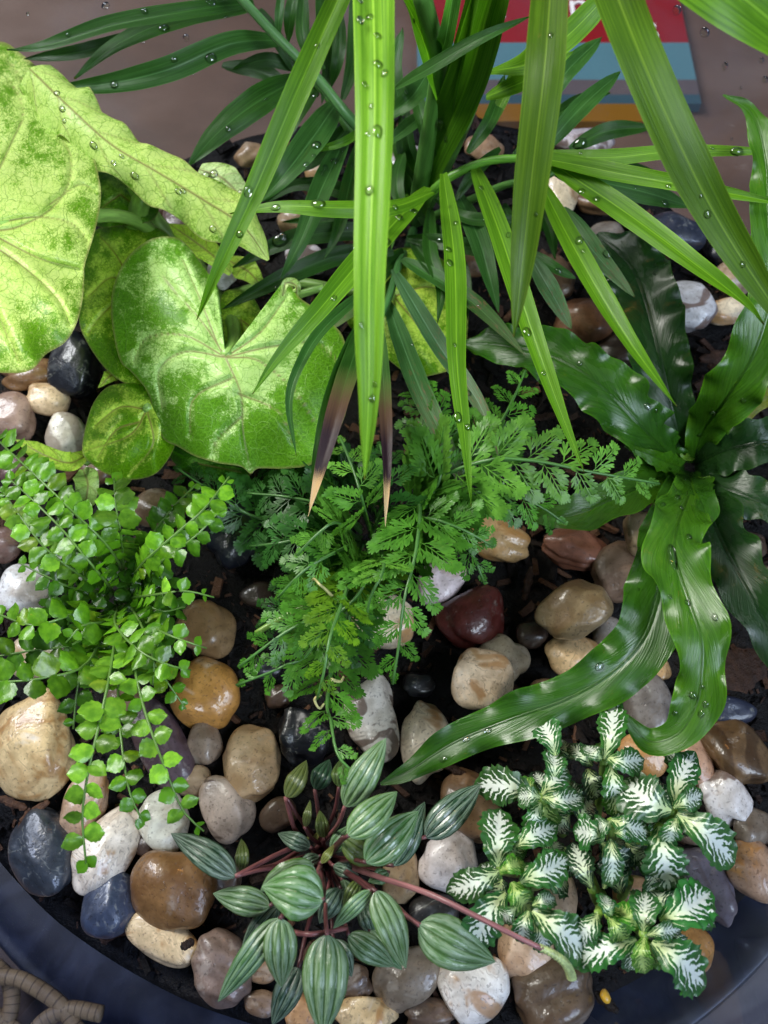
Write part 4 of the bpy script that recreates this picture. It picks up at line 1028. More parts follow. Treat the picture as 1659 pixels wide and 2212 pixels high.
def ablade(sp, w, col, prof, pale=.5, **k):
    b = blade(sp, w, prof=prof, nu=90, nv=36, noise=.02, **k)
    u, v = b['uv'][:, 0], b['uv'][:, 1] * 2 - 1
    dm = np.abs(v) * w * .5
    ph = np.abs(((u * 5.5 - np.abs(v) * .8) % 1) - .5) * w * .45
    vein = np.maximum(np.exp(-(dm / 2.6) ** 2), .5 * np.exp(-((.5 - np.abs(((u * 5.5 - np.abs(v) * .8) % 1) - .5)) * w * .6 / 2.4) ** 2) * (np.abs(v) < .85))
    me = mesh('leaf', b['V'], b['F'], M_arrow, np.stack([u * len(sp) * .45, v * w / 400], -1), attrs={'vein': vein, 'pale': pale + .16 - .16 * np.clip((np.abs(v) - .7) / .3, 0, 1), 'rim': np.clip((np.abs(v) - .96) / .04, 0, 1)})
    o = link('leaf', me, arrow, col)
    return b, o
b, o = ablade([(65, 150, .085), (150, 232, .088), (240, 312, .085), (340, 372, .08), (440, 432, .074), (525, 488, .068), (580, 562, .058)], 122, PALE, [(0, .6), (.12, 1), (.35, .88), (.55, .86), (.75, 1.0), (.88, .8), (.96, .3), (1, .04)], .54, arch=.6, wave=(.22, 6, 2.2), edge=(.16, 5))
drops(b, o, 10, 4, 9)
b, o = ablade([(430, 365, .06), (480, 385, .06), (545, 450, .055)], 80, PALE2, [(0, .4), (.4, 1), (1, .4)], .52, arch=.3); drops(b, o, 4, 5, 12)
ablade([(500, 590, .04), (445, 540, .046), (365, 483, .045)], 60, LIME, [(0, .3), (.4, 1), (.8, .6), (1, .03)], .50, fold=.3)
ablade([(490, 560, .036), (540, 590, .04), (572, 630, .036)], 62, LIME, [(0, .3), (.5, 1), (1, .1)], .48, fold=.2)
ablade([(258, 800, .03), (235, 815, .035), (212, 838, .034)], 34, LIME, [(0, .4), (.5, 1), (1, .05)], .45)
ablade([(185, 985, .028), (150, 1000, .035), (100, 985, .038), (35, 950, .034)], 52, LIME, [(0, .5), (.3, 1), (.7, .8), (1, .05)], .48, fold=.55)
ablade([(180, 1015, .028), (190, 1050, .034), (180, 1110, .03)], 62, (0.45, 0.66, 0.2, 1), [(0, .3), (.4, 1), (.8, .8), (1, .1)], .52, fold=.5)
ablade([(610, 640, .064), (618, 612, .068), (640, 620, .062), (636, 660, .055)], 26, PALE2, [(0, .4), (.5, 1), (1, .2)], .5, fold=.4)
for sp, r in [([(470, 640, -.005), (500, 690, .03), (505, 740, .055), (488, 770, .064)], .0032), ([(460, 640, -.005), (300, 480, .04), (100, 480, .085), (-70, 500, .097)], .003),
              ([(470, 630, -.005), (330, 470, .02), (303, 430, .045), (290, 400, .05), (150, 260, .08)], .0042), ([(455, 650, -.005), (380, 640, .02), (290, 622, .042)], .0028),
              ([(460, 660, -.005), (380, 800, .025), (335, 850, .04), (318, 884, .049)], .0024), ([(490, 640, -.005), (620, 610, .02), (760, 630, .025), (850, 640, .03)], .0026),
              ([(450, 660, -.005), (330, 860, .01), (240, 960, .02), (185, 1000, .028)], .0018), ([(480, 640, -.005), (560, 680, .01), (640, 640, .03), (700, 620, .035)], .0022),
              ([(290, 492, .03), (300, 450, .044), (312, 405, .05)], .005)]:
    tube('leaf_stalk', sp, r, r * .7, M_stem, arrow, (0.26, 0.46, 0.10, 1), 24, 10)

# ------------------------------------------------------------------ strap fern (wavy glossy leaves)
strap = thing('strap_leaf_fern', 'glossy dark green fern with wavy strap shaped leaves at the right', 'fern', P(1490, 1015, 0.0))
SG = (0.026, 0.098, 0.008, 1); SGD = (0.011, 0.045, 0.008, 1); SGB = (0.042, 0.138, 0.008, 1); SGX = (0.014, 0.05, 0.012, 1)
STRAP = [
 ([(1478, 1005, .002), (1440, 975, .018), (1380, 915, .036), (1290, 825, .044), (1190, 768, .042), (1080, 745, .036), (1000, 742, .03)], 140, SG, [(0, .3), (.15, .65), (.38, 1), (.6, .95), (.8, .75), (.95, .4), (1, .05)], dict(wave=(.36, 7, 2.8), d=4)),
 ([(1480, 1000, .002), (1455, 900, .02), (1425, 770, .032), (1395, 650, .036), (1360, 570, .034), (1290, 505, .03)], 150, SGD, [(0, .35), (.25, .7), (.5, .95), (.75, 1), (.92, .6), (1, .05)], dict(wave=(.28, 6, 2.6), d=1)),
 ([(1497, 1000, .002), (1520, 930, .02), (1570, 860, .045), (1630, 760, .062), (1668, 620, .075), (1660, 480, .085), (1655, 350, .09), (1625, 245, .095), (1562, 205, .098)], 128, SGB, [(0, .3), (.15, .7), (.3, 1), (.45, .9), (.62, .7), (.8, .55), (.93, .28), (1, .03)], dict(wave=(.34, 8, 2.8), d=3)),
 ([(1478, 1020, .002), (1420, 1035, .018), (1330, 1075, .026), (1220, 1115, .026), (1110, 1105, .02)], 100, SGB, [(0, .4), (.3, 1), (.7, .9), (1, .05)], dict(wave=(.1, 4, 2.4))),
 ([(1470, 1010, .012), (1420, 990, .03), (1350, 962, .034)], 52, SGB, [(0, .7), (.5, 1), (1, .15)], dict(wave=(.1, 4, 2), roll=.7)),
 ([(1487, 1020, .002), (1490, 1060, .030), (1465, 1130, .052), (1458, 1200, .058), (1490, 1300, .062), (1515, 1380, .062), (1516, 1450, .058), (1505, 1520, .052), (1465, 1585, .046), (1400, 1600, .042), (1345, 1540, .045)], 138, SGB, [(0, .35), (.08, .7), (.16, .6), (.24, .55), (.4, .92), (.55, 1), (.7, .85), (.82, .72), (.93, .45), (1, .05)], dict(wave=(.34, 7.3, 2.8), d=14, nu=110)),
 ([(1484, 1020, .002), (1465, 1090, .028), (1445, 1180, .044), (1425, 1280, .05), (1390, 1380, .048), (1320, 1455, .044), (1220, 1512, .04), (1100, 1555, .036), (980, 1605, .03), (880, 1668, .024), (822, 1694, .022)], 150, SG, [(0, .3), (.1, .5), (.22, .7), (.36, 1), (.5, .98), (.63, .8), (.76, .7), (.88, .5), (.96, .26), (1, .04)], dict(wave=(.40, 8.2, 2.6), d=8, nu=110)),
 ([(1498, 1020, .002), (1525, 1090, .02), (1570, 1190, .03), (1630, 1300, .034), (1700, 1440, .03)], 130, SGD, [(0, .4), (.3, 1), (.7, 1), (1, .6)], dict(wave=(.16, 4, 2.6))),
 ([(1500, 1005, .002), (1560, 975, .018), (1640, 955, .028), (1740, 940, .028)], 118, SGX, [(0, .4), (.4, 1), (1, .8)], dict(wave=(.16, 4, 2.6))),
 ([(1502, 1018, .002), (1560, 1050, .016), (1640, 1082, .022), (1740, 1120, .022)], 112, SGX, [(0, .4), (.4, 1), (1, .7)], dict(wave=(.16, 4, 2.6))),
 ([(1500, 1000, .002), (1545, 940, .014), (1610, 890, .024), (1700, 830, .028)], 42, (0.12, 0.16, 0.02, 1), [(0, .4), (.4, 1), (1, .8)], dict(wave=(.16, 4, 2.6))),
 ([(1488, 1020, .002), (1500, 1060, .03), (1520, 1110, .042), (1480, 1180, .04)], 90, SG, [(0, .4), (.4, 1), (.8, .7), (1, .1)], dict(wave=(.15, 3, 2.2), d=2)),
]
for sp, w, col, prof, op in STRAP:
    op = dict(op); nd = op.pop('d', 0); nu = op.pop('nu', 80)
    b = blade(sp, w * .93, prof=prof, nu=nu, nv=22, fold=.16, roll=op.pop('roll', rnd.uniform(-.15, .15)), edge=(.13, 7 if len(sp) > 8 else 5), ribs=lambda u, v: .07 * np.exp(-(v / .05) ** 2) * -1, **op)
    o = leaf('leaf', b, M_strap, strap, col)
    drops(b, o, nd, 3, 7.5)
    if len(sp) == 11 and w == 138: drop(b, o, .53, .1, 11, 3.2); drop(b, o, .63, .15, 7); drop(b, o, .8, .3, 9)
for sp in [[(1500, 985, .002), (1480, 990, .01), (1470, 980, .012)], [(1490, 1030, .002), (1510, 1038, .01), (1535, 1030, .012)]]:
    b = blade(sp, 22, prof=[(0, .5), (.5, 1), (1, .2)], nu=16, nv=6, fold=.3); leaf('young_leaf', b, M_strap, strap, (0.14, 0.28, 0.03, 1))

# ------------------------------------------------------------------ button fern
def button_mesh(seed):
    g = random.Random(seed); nu, nv = 9, 8; V = []; k = g.uniform(.8, 1.1); cup = g.uniform(-.10, .22)
    for i in range(nu + 1):
        u = i / nu
        w = (.10 + .42 * math.sin(math.pi * min(1, u * .92 + .02) ** (.85 * k))) * (1 if u < .8 else (1 - ((u - .8) / .2) ** 2.2 * .62))
        for j in range(nv + 1):
            v = j / nv * 2 - 1
            cr = 1 + (.07 * math.sin(u * 26 + seed * 2 + (v > 0)) if abs(v) > .9 else 0)
            x = u + (.05 * math.sin(v * 13 + seed) * (u > .95)) - .12 * v * v * max(0, u - .5)
            y = v * w * cr + .06 * math.sin(u * 3) * (seed % 2)
            V.append((x, y, -cup * (v * w * 2) ** 2 + .10 * u * (1 - u) - .06 * abs(v) * 0 + .018 * math.sin(x * 11 + seed) * math.cos(y * 12)))
    return mesh('leaflet', V, grid_faces(nu, nv), M_button)
BM = [button_mesh(s) for s in range(5)]
def place(name, me, parent, p, x, n, sx, sy, col):
    x = unit(x); y = unit(np.cross(n, x)); z = np.cross(x, y)
    o = link(name, me, parent, col)
    o.matrix_basis = Matrix(((x[0] * sx, y[0] * sy, z[0] * sx, p[0]), (x[1] * sx, y[1] * sy, z[1] * sx, p[1]), (x[2] * sx, y[2] * sy, z[2] * sx, p[2]), (0, 0, 0, 1)))
    return o
button = thing('button_fern', 'bright green button fern with small round leaflets on the left', 'fern', P(255, 1290, 0.0))
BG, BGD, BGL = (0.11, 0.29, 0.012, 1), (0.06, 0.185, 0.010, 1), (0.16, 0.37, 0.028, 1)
BFR = [ # rachis, leaflet px at mid, colour, spacing
 ([(275, 1250, .01), (233, 1180, .045), (157, 1105, .055), (80, 1030, .055), (10, 965, .048), (-20, 935, .045)], 50, BG, 27),
 ([(245, 1280, .01), (215, 1240, .05), (133, 1143, .06), (60, 1070, .058), (15, 1030, .055)], 46, BG, 27),
 ([(230, 1280, .01), (170, 1240, .04), (97, 1183, .048), (37, 1106, .048), (5, 1060, .045)], 44, BGL, 26),
 ([(270, 1260, .01), (262, 1160, .045), (250, 1090, .052), (246, 1032, .05)], 54, BGL, 22),
 ([(280, 1260, .01), (310, 1215, .05), (383, 1150, .06), (440, 1100, .062), (495, 1030, .058)], 44, BG, 26),
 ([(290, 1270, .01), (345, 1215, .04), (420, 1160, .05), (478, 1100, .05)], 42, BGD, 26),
 ([(270, 1295, .015), (330, 1285, .055), (400, 1277, .06), (462, 1290, .055)], 36, BGL, 25),
 ([(255, 1310, .015), (250, 1350, .05), (300, 1405, .062), (360, 1435, .062), (412, 1448, .056)], 46, BG, 26),
 ([(280, 1320, .015), (340, 1360, .05), (400, 1385, .056), (446, 1400, .052)], 40, BG, 25),
 ([(275, 1330, .015), (290, 1440, .05), (317, 1550, .055), (355, 1655, .055), (395, 1750, .048), (440, 1795, .042)], 46, BGL, 42),
 ([(255, 1320, .015), (240, 1440, .055), (213, 1570, .062), (193, 1655, .062), (178, 1760, .056), (187, 1878, .048)], 54, BGL, 43),
 ([(265, 1330, .01), (255, 1480, .035), (262, 1600, .042), (280, 1710, .042), (312, 1782, .036)], 46, BG, 42),
 ([(235, 1320, .015), (190, 1430, .05), (90, 1465, .06), (0, 1473, .058), (-40, 1475, .055)], 56, BG, 42),
 ([(230, 1300, .015), (160, 1325, .05), (75, 1350, .055), (-10, 1325, .05)], 50, BG, 29),
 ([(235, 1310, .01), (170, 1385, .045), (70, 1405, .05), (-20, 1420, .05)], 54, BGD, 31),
 ([(270, 1310, .01), (310, 1400, .03), (345, 1450, .036), (402, 1532, .03)], 36, BG, 26),
 ([(275, 1260, .01), (320, 1170, .03), (370, 1100, .038), (425, 1045, .036)], 38, BGD, 27),
 ([(235, 1280, .01), (160, 1270, .03), (100, 1245, .036), (40, 1215, .034)], 40, BGD, 28),
 ([(265, 1300, .005), (300, 1300, .03), (350, 1320, .035), (400, 1310, .03)], 44, BGD, 28),
 ([(250, 1310, .005), (200, 1380, .025), (170, 1470, .028), (158, 1575, .022)], 44, BGD, 40),
 ([(255, 1300, .005), (230, 1340, .04), (180, 1350, .05), (140, 1390, .05)], 46, BG, 26),
 ([(265, 1290, .005), (300, 1340, .045), (330, 1420, .05), (330, 1480, .045)], 42, BGD, 27),
]
cand = []
for sp, sz, col, spc in BFR:
    k = P(*np.array(sp, float).T)
    pxl = np.hypot(*np.diff(np.array(sp)[:, :2], axis=0).T).sum()
    fr = tube('frond', k, .0006, .0003, M_stem, button, (0.13, 0.26, 0.05, 1), 26, 6, world_pts=True)
    n = max(5, int(pxl * .84 / (spc * .78)))
    C = catmull(k, 200); T = unit(np.gradient(C, axis=0)); roll = rnd.uniform(-.35, .35)
    for i in range(n):
        t = .18 + .82 * (i + .5) / n
        q = min(int(t * 199), 198); p = C[q]; m = float(mpp(p))
        up = unit(np.array([0, 0, 1.0]) * .5 + unit(np.array([0, 0, CAM_H]) - p) * .5)
        s = unit(np.cross(T[q], up)); up = np.cross(s, T[q])
        size = sz * .86 * (0.57 + .5 * math.sin(math.pi * min(1, (1 - t) * 1.05 + .08) ** .8)) * m * rnd.uniform(.85, 1.15) * (1 if t < .93 else .7)
        for sg in (-1, 1):
            a = R(rnd.uniform(60, 86)) if t < .95 else R(40)
            x = s * sg * math.sin(a) + T[q] * math.cos(a) + up * rnd.uniform(-.2, .3)
            nn = up + s * sg * (roll + rnd.uniform(-.45, .45)) + T[q] * rnd.uniform(-.45, .45)
            f = rnd.uniform(.8, 1.25); ye = 1.35 if rnd.random() < .1 else 1.0
            cand.append((size, BM[rnd.randrange(5)], fr, p + T[q] * size * .3 * (sg > 0), x, nn, size * rnd.uniform(.75, 1.05), (col[0] * f * ye, col[1] * f, col[2] * f, 1)))
cand.sort(key=lambda c: -c[0])
for size, me, fr, p, x, nn, sy, c2 in cand[:300]: place('leaflet', me, fr, p, x, nn, size, sy, c2)
V, F = [], []
for size, me, fr, p, x, nn, sy, c2 in cand[300:]:
    x = unit(x); y = unit(np.cross(nn, x)); z = np.cross(x, y)
    co = np.empty(len(me.vertices) * 3); me.vertices.foreach_get('co', co); co = co.reshape(-1, 3)
    b0 = len(V); V += (p + co[:, :1] * x * size + co[:, 1:2] * y * sy + co[:, 2:] * z * size).tolist(); F += [tuple(b0 + q for q in f.vertices) for f in me.polygons]
o = link('small_leaflets', mesh('small_leaflets', V, F, M_button), button, BG); o['kind'] = 'stuff'

# crowded small leaflets deep in the tuft: one mass
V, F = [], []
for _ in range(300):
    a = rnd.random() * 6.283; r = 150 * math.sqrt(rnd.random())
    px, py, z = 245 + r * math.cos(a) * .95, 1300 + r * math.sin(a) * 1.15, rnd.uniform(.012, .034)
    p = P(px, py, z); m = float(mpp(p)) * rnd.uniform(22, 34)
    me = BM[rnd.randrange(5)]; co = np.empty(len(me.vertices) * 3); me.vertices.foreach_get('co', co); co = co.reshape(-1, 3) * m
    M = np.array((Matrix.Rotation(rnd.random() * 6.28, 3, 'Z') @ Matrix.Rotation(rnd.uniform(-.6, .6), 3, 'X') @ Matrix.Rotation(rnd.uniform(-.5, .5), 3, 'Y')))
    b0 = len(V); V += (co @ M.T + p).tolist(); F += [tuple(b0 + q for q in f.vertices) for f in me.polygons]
o = link('inner_leaflets', mesh('inner_leaflets', V, F, M_button), button, (0.045, 0.14, 0.010, 1)); o['kind'] = 'stuff'  # darker green than the outer leaflets paints the shade deep in the tuft

# ------------------------------------------------------------------ carrot fern
def lobe(V, F, o, d, n, L, w):
    """narrow leaf lobe with blunt tip from o along d"""
    d = d / np.linalg.norm(d); s = np.cross(n, d)
    b = len(V)
    for t, ww, hh in ((0, .22, 0), (.35, .75, .03), (.7, 1.0, .03), (.92, .6, .01)):
        V.append(o + d * L * t + s * w * ww + n * L * hh); V.append(o + d * L * t - s * w * ww + n * L * hh)
    V.append(o + d * L)
    for i in range(3): F.append((b + 2 * i, b + 2 * i + 2, b + 2 * i + 3, b + 2 * i + 1))
    F.append((b + 6, b + 8, b + 7))
def carrot_mesh(seed, pairs):
    g = random.Random(seed); V, F = [], []; Z = np.array([0, 0, 1.0])
    def rot(a): return np.array([math.cos(a), math.sin(a), 0])
    lobe(V, F, np.array([0., 0, 0]), np.array([1., 0, 0]), Z, .9, .014)
    for i in range(pairs):
        t = .06 + .80 * i / pairs
        for sg in (-1, 1):
            o = np.array([t + (.06 if sg > 0 else 0), 0, 0]); L = (.34 * (1 - t) ** .8 + .10) * g.uniform(.9, 1.1)
            a = sg * R(g.uniform(40, 52) - 14 * t); nn = Z + np.array([0, sg * g.uniform(-.3, .3), 0]); nn /= np.linalg.norm(nn)
            lobe(V, F, o, rot(a), nn, L * .55, .016)
            for da, q, l in ((-30, .26, .60), (-11, .40, .60), (9, .42, .58), (27, .26, .52)):
                lobe(V, F, o + rot(a) * L * q, rot(a + sg * R(da + g.uniform(-4, 4))), nn, L * l * g.uniform(.95, 1.12), .019 + .024 * L)
    for a in (-30, -10, 10, 30): lobe(V, F, np.array([.78, 0, 0]), rot(R(a)), Z, .2, .028)
    V = np.array(V); V[:, 2] -= .14 * V[:, 0] ** 2
    return mesh('leaflet', V, F, M_carrot)
CM = [carrot_mesh(1, 6), carrot_mesh(2, 6), carrot_mesh(3, 4), carrot_mesh(4, 4)]
carrot = thing('carrot_fern', 'feathery green fern with finely cut lacy fronds in the centre', 'fern', P(790, 1170, 0.0))
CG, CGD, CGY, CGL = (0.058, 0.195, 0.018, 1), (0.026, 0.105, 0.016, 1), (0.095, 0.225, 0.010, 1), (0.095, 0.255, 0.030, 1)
CFR = [
 ([(830, 1150, .01), (900, 1080, .045), (900, 1180, .058), (872, 1300, .058), (862, 1390, .052), (848, 1478, .044)], 92, CG, 13),
 ([(830, 1140, .01), (940, 1040, .045), (1050, 995, .058), (1150, 995, .06), (1280, 1020, .058), (1425, 1045, .05)], 96, CGL, 15),
 ([(830, 1130, .01), (920, 1080, .04), (955, 1010, .05), (935, 910, .052), (890, 825, .046)], 92, CG, 12),
 ([(840, 1130, .01), (960, 1060, .04), (1050, 960, .05), (1100, 880, .05), (1135, 800, .046)], 84, CG, 12),
 ([(850, 1150, .01), (950, 1090, .04), (1060, 1060, .046), (1150, 1085, .044), (1220, 1130, .04)], 80, CG, 11),
 ([(800, 1150, .01), (785, 1090, .055), (765, 1020, .06), (735, 945, .056)], 84, CGL, 10),
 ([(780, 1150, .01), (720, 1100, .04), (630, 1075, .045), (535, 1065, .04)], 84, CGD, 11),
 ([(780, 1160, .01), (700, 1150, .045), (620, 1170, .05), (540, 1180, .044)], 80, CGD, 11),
 ([(780, 1170, .01), (730, 1190, .05), (660, 1230, .055), (600, 1290, .05)], 84, CG, 11),
 ([(770, 1180, .01), (750, 1270, .05), (715, 1370, .062), (700, 1450, .06), (685, 1510, .052)], 80, CGY, 12),
 ([(770, 1180, .01), (700, 1310, .05), (610, 1370, .055), (515, 1440, .048)], 86, CG, 12),
 ([(760, 1200, .01), (710, 1480, .035), (715, 1560, .045), (735, 1640, .05), (800, 1690, .048)], 76, CG, 11),
 ([(830, 1150, .01), (950, 1130, .045), (1010, 1180, .048), (1045, 1255, .042)], 80, CG, 10),
 ([(830, 1150, .01), (910, 1120, .05), (990, 1140, .055), (1065, 1180, .05)], 76, CG, 10),
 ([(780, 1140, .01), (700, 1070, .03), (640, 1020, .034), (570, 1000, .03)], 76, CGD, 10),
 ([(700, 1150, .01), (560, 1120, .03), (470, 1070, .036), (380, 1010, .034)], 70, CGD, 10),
 ([(770, 1180, .01), (680, 1390, .04), (610, 1440, .045), (510, 1480, .038)], 76, CG, 11),
 ([(790, 1170, .01), (800, 1230, .055), (760, 1300, .055), (690, 1350, .05)], 80, CG, 10),
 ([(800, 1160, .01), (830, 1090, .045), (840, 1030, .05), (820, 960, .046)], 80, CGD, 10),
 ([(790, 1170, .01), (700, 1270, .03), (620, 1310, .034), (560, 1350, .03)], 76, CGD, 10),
 ([(810, 1170, .01), (830, 1220, .06), (800, 1290, .06), (790, 1350, .05)], 74, CGL, 9),
 ([(800, 1140, .01), (760, 1060, .035), (700, 1010, .04), (650, 1000, .036)], 76, CGD, 9),
 ([(780, 1170, .01), (730, 1130, .06), (690, 1150, .064), (640, 1200, .06)], 76, CGL, 9),
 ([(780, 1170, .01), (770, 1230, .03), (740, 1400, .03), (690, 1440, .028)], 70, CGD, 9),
]
for sp, L0, col, np_ in CFR:
    k = P(*np.array(sp, float).T)
    fr = tube('frond', k, .0009, .0004, M_stem, carrot, (0.07, 0.19, 0.04, 1), 30, 6, world_pts=True)
    C = catmull(k, 240); T = unit(np.gradient(C, axis=0)); roll = rnd.uniform(-.3, .3)
    np_ = np_ + 1
    for i in range(np_):
        t = .25 + .72 * i / np_; q = int(t * 239); p = C[q]; m = float(mpp(p))
        up = unit(np.array([0, 0, 1.0]) * .5 + unit(np.array([0, 0, CAM_H]) - p) * .5)
        s = unit(np.cross(T[q], up)); up = np.cross(s, T[q])
        tt = (t - .27) / .70
        L = L0 * (1.30 * (1 - tt) ** .7 + .42) * m * rnd.uniform(.9, 1.08)
        sg = 1 if i % 2 else -1
        a = R(rnd.uniform(48, 62) - 12 * tt)
        x = s * sg * math.sin(a) + T[q] * math.cos(a) + up * rnd.uniform(-.12, .12)
        nn = up + s * (roll + rnd.uniform(-.3, .3)) + T[q] * rnd.uniform(-.25, .25)
        c2 = tuple(c * f for c, f in zip(col[:3], [rnd.uniform(.85, 1.2)] * 3)) + (1,)
        place('leaflet', CM[rnd.randrange(2) + (2 if tt > .55 else 0)], fr, p, x, nn, L, L, c2)
    p = C[-2]; x = T[-1]; m = float(mpp(p)); up = unit(np.array([0, 0, CAM_H]) - p)
    place('leaflet', CM[3], fr, C[228], x, up, L0 * .40 * m, L0 * .40 * m, col)
# dry curled thread tips
for sp in ([(730, 1300, .05), (705, 1275, .056), (690, 1262, .06), (678, 1250, .056), (672, 1262, .052)], [(692, 1500, .05), (680, 1512, .048), (690, 1530, .046), (700, 1520, .045)], [(715, 1468, .058), (735, 1472, .055), (742, 1462, .052)]):
    tube('dry_tip', sp, .0006, .0003, M_stem, carrot, S(196, 190, 130), 24, 6)
tube('stem', [(780, 1250, .04), (720, 1285, .046), (666, 1306, .046), (600, 1340, .044), (553, 1368, .042)], .0014, .001, M_stem, carrot, (0.17, 0.30, 0.05, 1), 24, 8)

# ------------------------------------------------------------------ peperomia
pep = thing('peperomia', 'peperomia with silvery ribbed pointed leaves on red stalks at front', 'plant', P(700, 1850, 0.0))
PROF_PEP = [(0, .12), (.03, .42), (.1, .74), (.22, .95), (.36, 1.0), (.55, .92), (.75, .66), (.9, .32), (1, .02)]
PG, PGL, PGD, PGO = (0.075, 0.165, 0.05, 1), (0.085, 0.185, 0.055, 1), (0.018, 0.062, 0.03, 1), (0.085, 0.12, 0.022, 1)
def pribs(u, v):
    return .11 * np.abs(np.sin(v * 2 * math.pi)) * np.minimum(1, u * 8) * np.minimum(1, (1 - u) * 3) - .04
PEPL = [ # base, tip, width, z base, z tip, colour, material, roll, sag
 ((684, 1888), (562, 1925), 92, .046, .046, PG, 0, .5, 8), ((698, 1944), (566, 1915), 128, .056, .054, PGL, 0, -.1, 10),
 ((605, 1985), (608, 2134), 94, .046, .036, PGL, 0, .1, 0), ((706, 2020), (697, 2240), 124, .042, .034, PGL, 0, 0, 0), ((753, 2020), (852, 2088), 76, .032, .026, PG, 0, 0, 0),
 ((812, 1925), (877, 2092), 84, .05, .042, PGL, 0, .25, -8), ((906, 1998), (1070, 2078), 124, .044, .038, PGL, 0, -.05, 8), ((803, 1925), (720, 2006), 50, .048, .042, PGL, 0, .4, 0),
 ((752, 1805), (858, 1710), 80, .056, .05, PGL, 0, -.1, 4), ((745, 1742), (834, 1594), 92, .046, .05, PGL, 0, 0, 0), ((790, 1862), (904, 1752), 104, .048, .044, PG, 1, 0, 0),
 ((850, 1870), (918, 1732), 74, .036, .034, PGD, 1, 0, 0), ((920, 1808), (1038, 1694), 94, .038, .034, PGD, 1, 0, 0), ((742, 1808), (824, 1862), 78, .044, .032, PGO, 2, .2, 0),
 ((618, 1722), (662, 1642), 54, .03, .028, PGO, 2, .2, 0), ((680, 1705), (712, 1640), 56, .022, .02, PGD, 2, 0, 0), ((658, 1786), (670, 1728), 26, .028, .03, PGO, 2, .2, 0), ((693, 1864), (722, 1824), 24, .036, .034, (0.16, 0.22, 0.05, 1), 2, .3, 0),
 ((508, 1893), (369, 1800), 80, .036, .034, PGD, 0, 0, 5), ((582, 1958), (460, 1930), 78, .032, .028, PG, 0, 0, 0), ((604, 1985), (471, 2164), 78, .038, .03, PG, 0, .15, 0),
 ((520, 1882), (521, 1812), 42, .03, .028, PGO, 2, .3, 0), ((645, 2090), (588, 2215), 74, .024, .018, PGD, 0, 0, 0), ((736, 1920), (690, 1995), 62, .03, .026, PGD, 0, .2, 0), ((778, 1900), (742, 1965), 42, .034, .03, PGO, 2, .2, 0),
 ((785, 1950), (812, 2030), 60, .022, .018, PGD, 0, 0, 0), ((720, 2030), (760, 2110), 60, .02, .016, PGD, 0, 0, 0), ((840, 1885), (795, 1905), 40, .03, .03, PG, 0, 0, 0), ((733, 1700), (736, 1640), 46, .034, .03, PGO, 2, 0, 0),
 ((800, 2010), (868, 2095), 50, .022, .018, PG, 0, 0, 0), ((600, 1960), (520, 2060), 70, .022, .02, PGD, 0, 0, 0), ((690, 1850), (640, 1870), 40, .022, .02, PGD, 0, 0, 0), ((715, 1840), (760, 1780), 50, .026, .026, PG, 0, .1, 0), ((720, 1870), (775, 1890), 44, .024, .022, PGD, 0, 0, 0), ((690, 1900), (650, 1960), 50, .028, .024, PGD, 0, 0, 0), ((670, 1830), (600, 1800), 46, .022, .02, PGD, 0, 0, 0), ((740, 1900), (760, 1980), 48, .026, .022, PG, 0, 0, 0), ((700, 1810), (690, 1750), 40, .024, .024, PGO, 2, 0, 0)]
CR = (700, 1850, .004)
RED = S(84, 46, 48); REDL = S(132, 82, 82)
for i, (a, t, w, za, zt, col, mi, roll, sag) in enumerate(PEPL):
    mid = ((a[0] + t[0]) / 2 + (a[1] - t[1]) * sag / 200, (a[1] + t[1]) / 2 + (t[0] - a[0]) * sag / 200)
    b = blade([(a[0], a[1], za), (mid[0], mid[1], (za + zt) / 2 + .004), (t[0], t[1], zt)], w * .84 * rnd.uniform(.9, 1.08), prof=PROF_PEP, nu=40, nv=32, fold=-.04, arch=.22, roll=roll, ribs=pribs)
    leaf('leaf', b, (M_pep, M_pep_wet, M_pep_olive)[mi], pep, tuple(c * rnd.uniform(.88, 1.12) for c in col[:3]) + (1,))
    mx, my = a[0] * .6 + CR[0] * .4, a[1] * .6 + CR[1] * .4
    tube('leaf_stalk', [(CR[0] + rnd.uniform(-22, 22), CR[1] + rnd.uniform(-18, 22), .0), (mx, my, za * .75), (a[0], a[1], za)], .00075, .0006, M_stem, pep, RED if i % 3 else REDL, 18, 8)
for sp in ([(650, 1806, .006), (634, 1785, .02), (617, 1722, .03)], [(655, 1822, .01), (600, 1845, .025), (508, 1893, .036)], [(650, 1835, .006), (590, 1870, .022), (520, 1884, .03)], [(606, 2008, .03), (670, 2018, .04), (748, 2005, .032)], [(860, 1960, .02), (880, 1980, .03), (906, 1998, .044)]):
    tube('leaf_stalk', sp, .0008, .0007, M_stem, pep, REDL, 18, 8)
for p in ((655, 1830), (680, 1815), (745, 1888), (735, 1835), (790, 1890)):
    b = blade([(p[0], p[1], .012), (p[0] + 6, p[1] - 14, .02), (p[0] + 14, p[1] - 26, .018)], 13, prof=PROF_PEP, nu=12, nv=6, fold=.4); leaf('young_leaf', b, M_pep_olive, pep, (0.24, 0.26, 0.06, 1))
tube('flower_stalk', [(720, 1860, .01), (820, 1895, .04), (930, 1932, .056), (1040, 1985, .06), (1120, 2025, .06), (1172, 2050, .058)], .0009, .0007, M_stem, pep, S(150, 102, 104), 40, 10)
sp = tube('flower_spike', [(1165, 2046, .058), (1190, 2058, .057), (1215, 2075, .055), (1228, 2092, .052), (1236, 2114, .048)], .0009, .0013, M_stem, pep, S(180, 196, 132), 60, 14)
me = sp.data
co = np.empty(len(me.vertices) * 3); me.vertices.foreach_get('co', co); co = co.reshape(-1, 14, 3)
cen = co.mean(1, keepdims=True); ii, jj = np.meshgrid(np.arange(60), np.arange(14), indexing='ij')
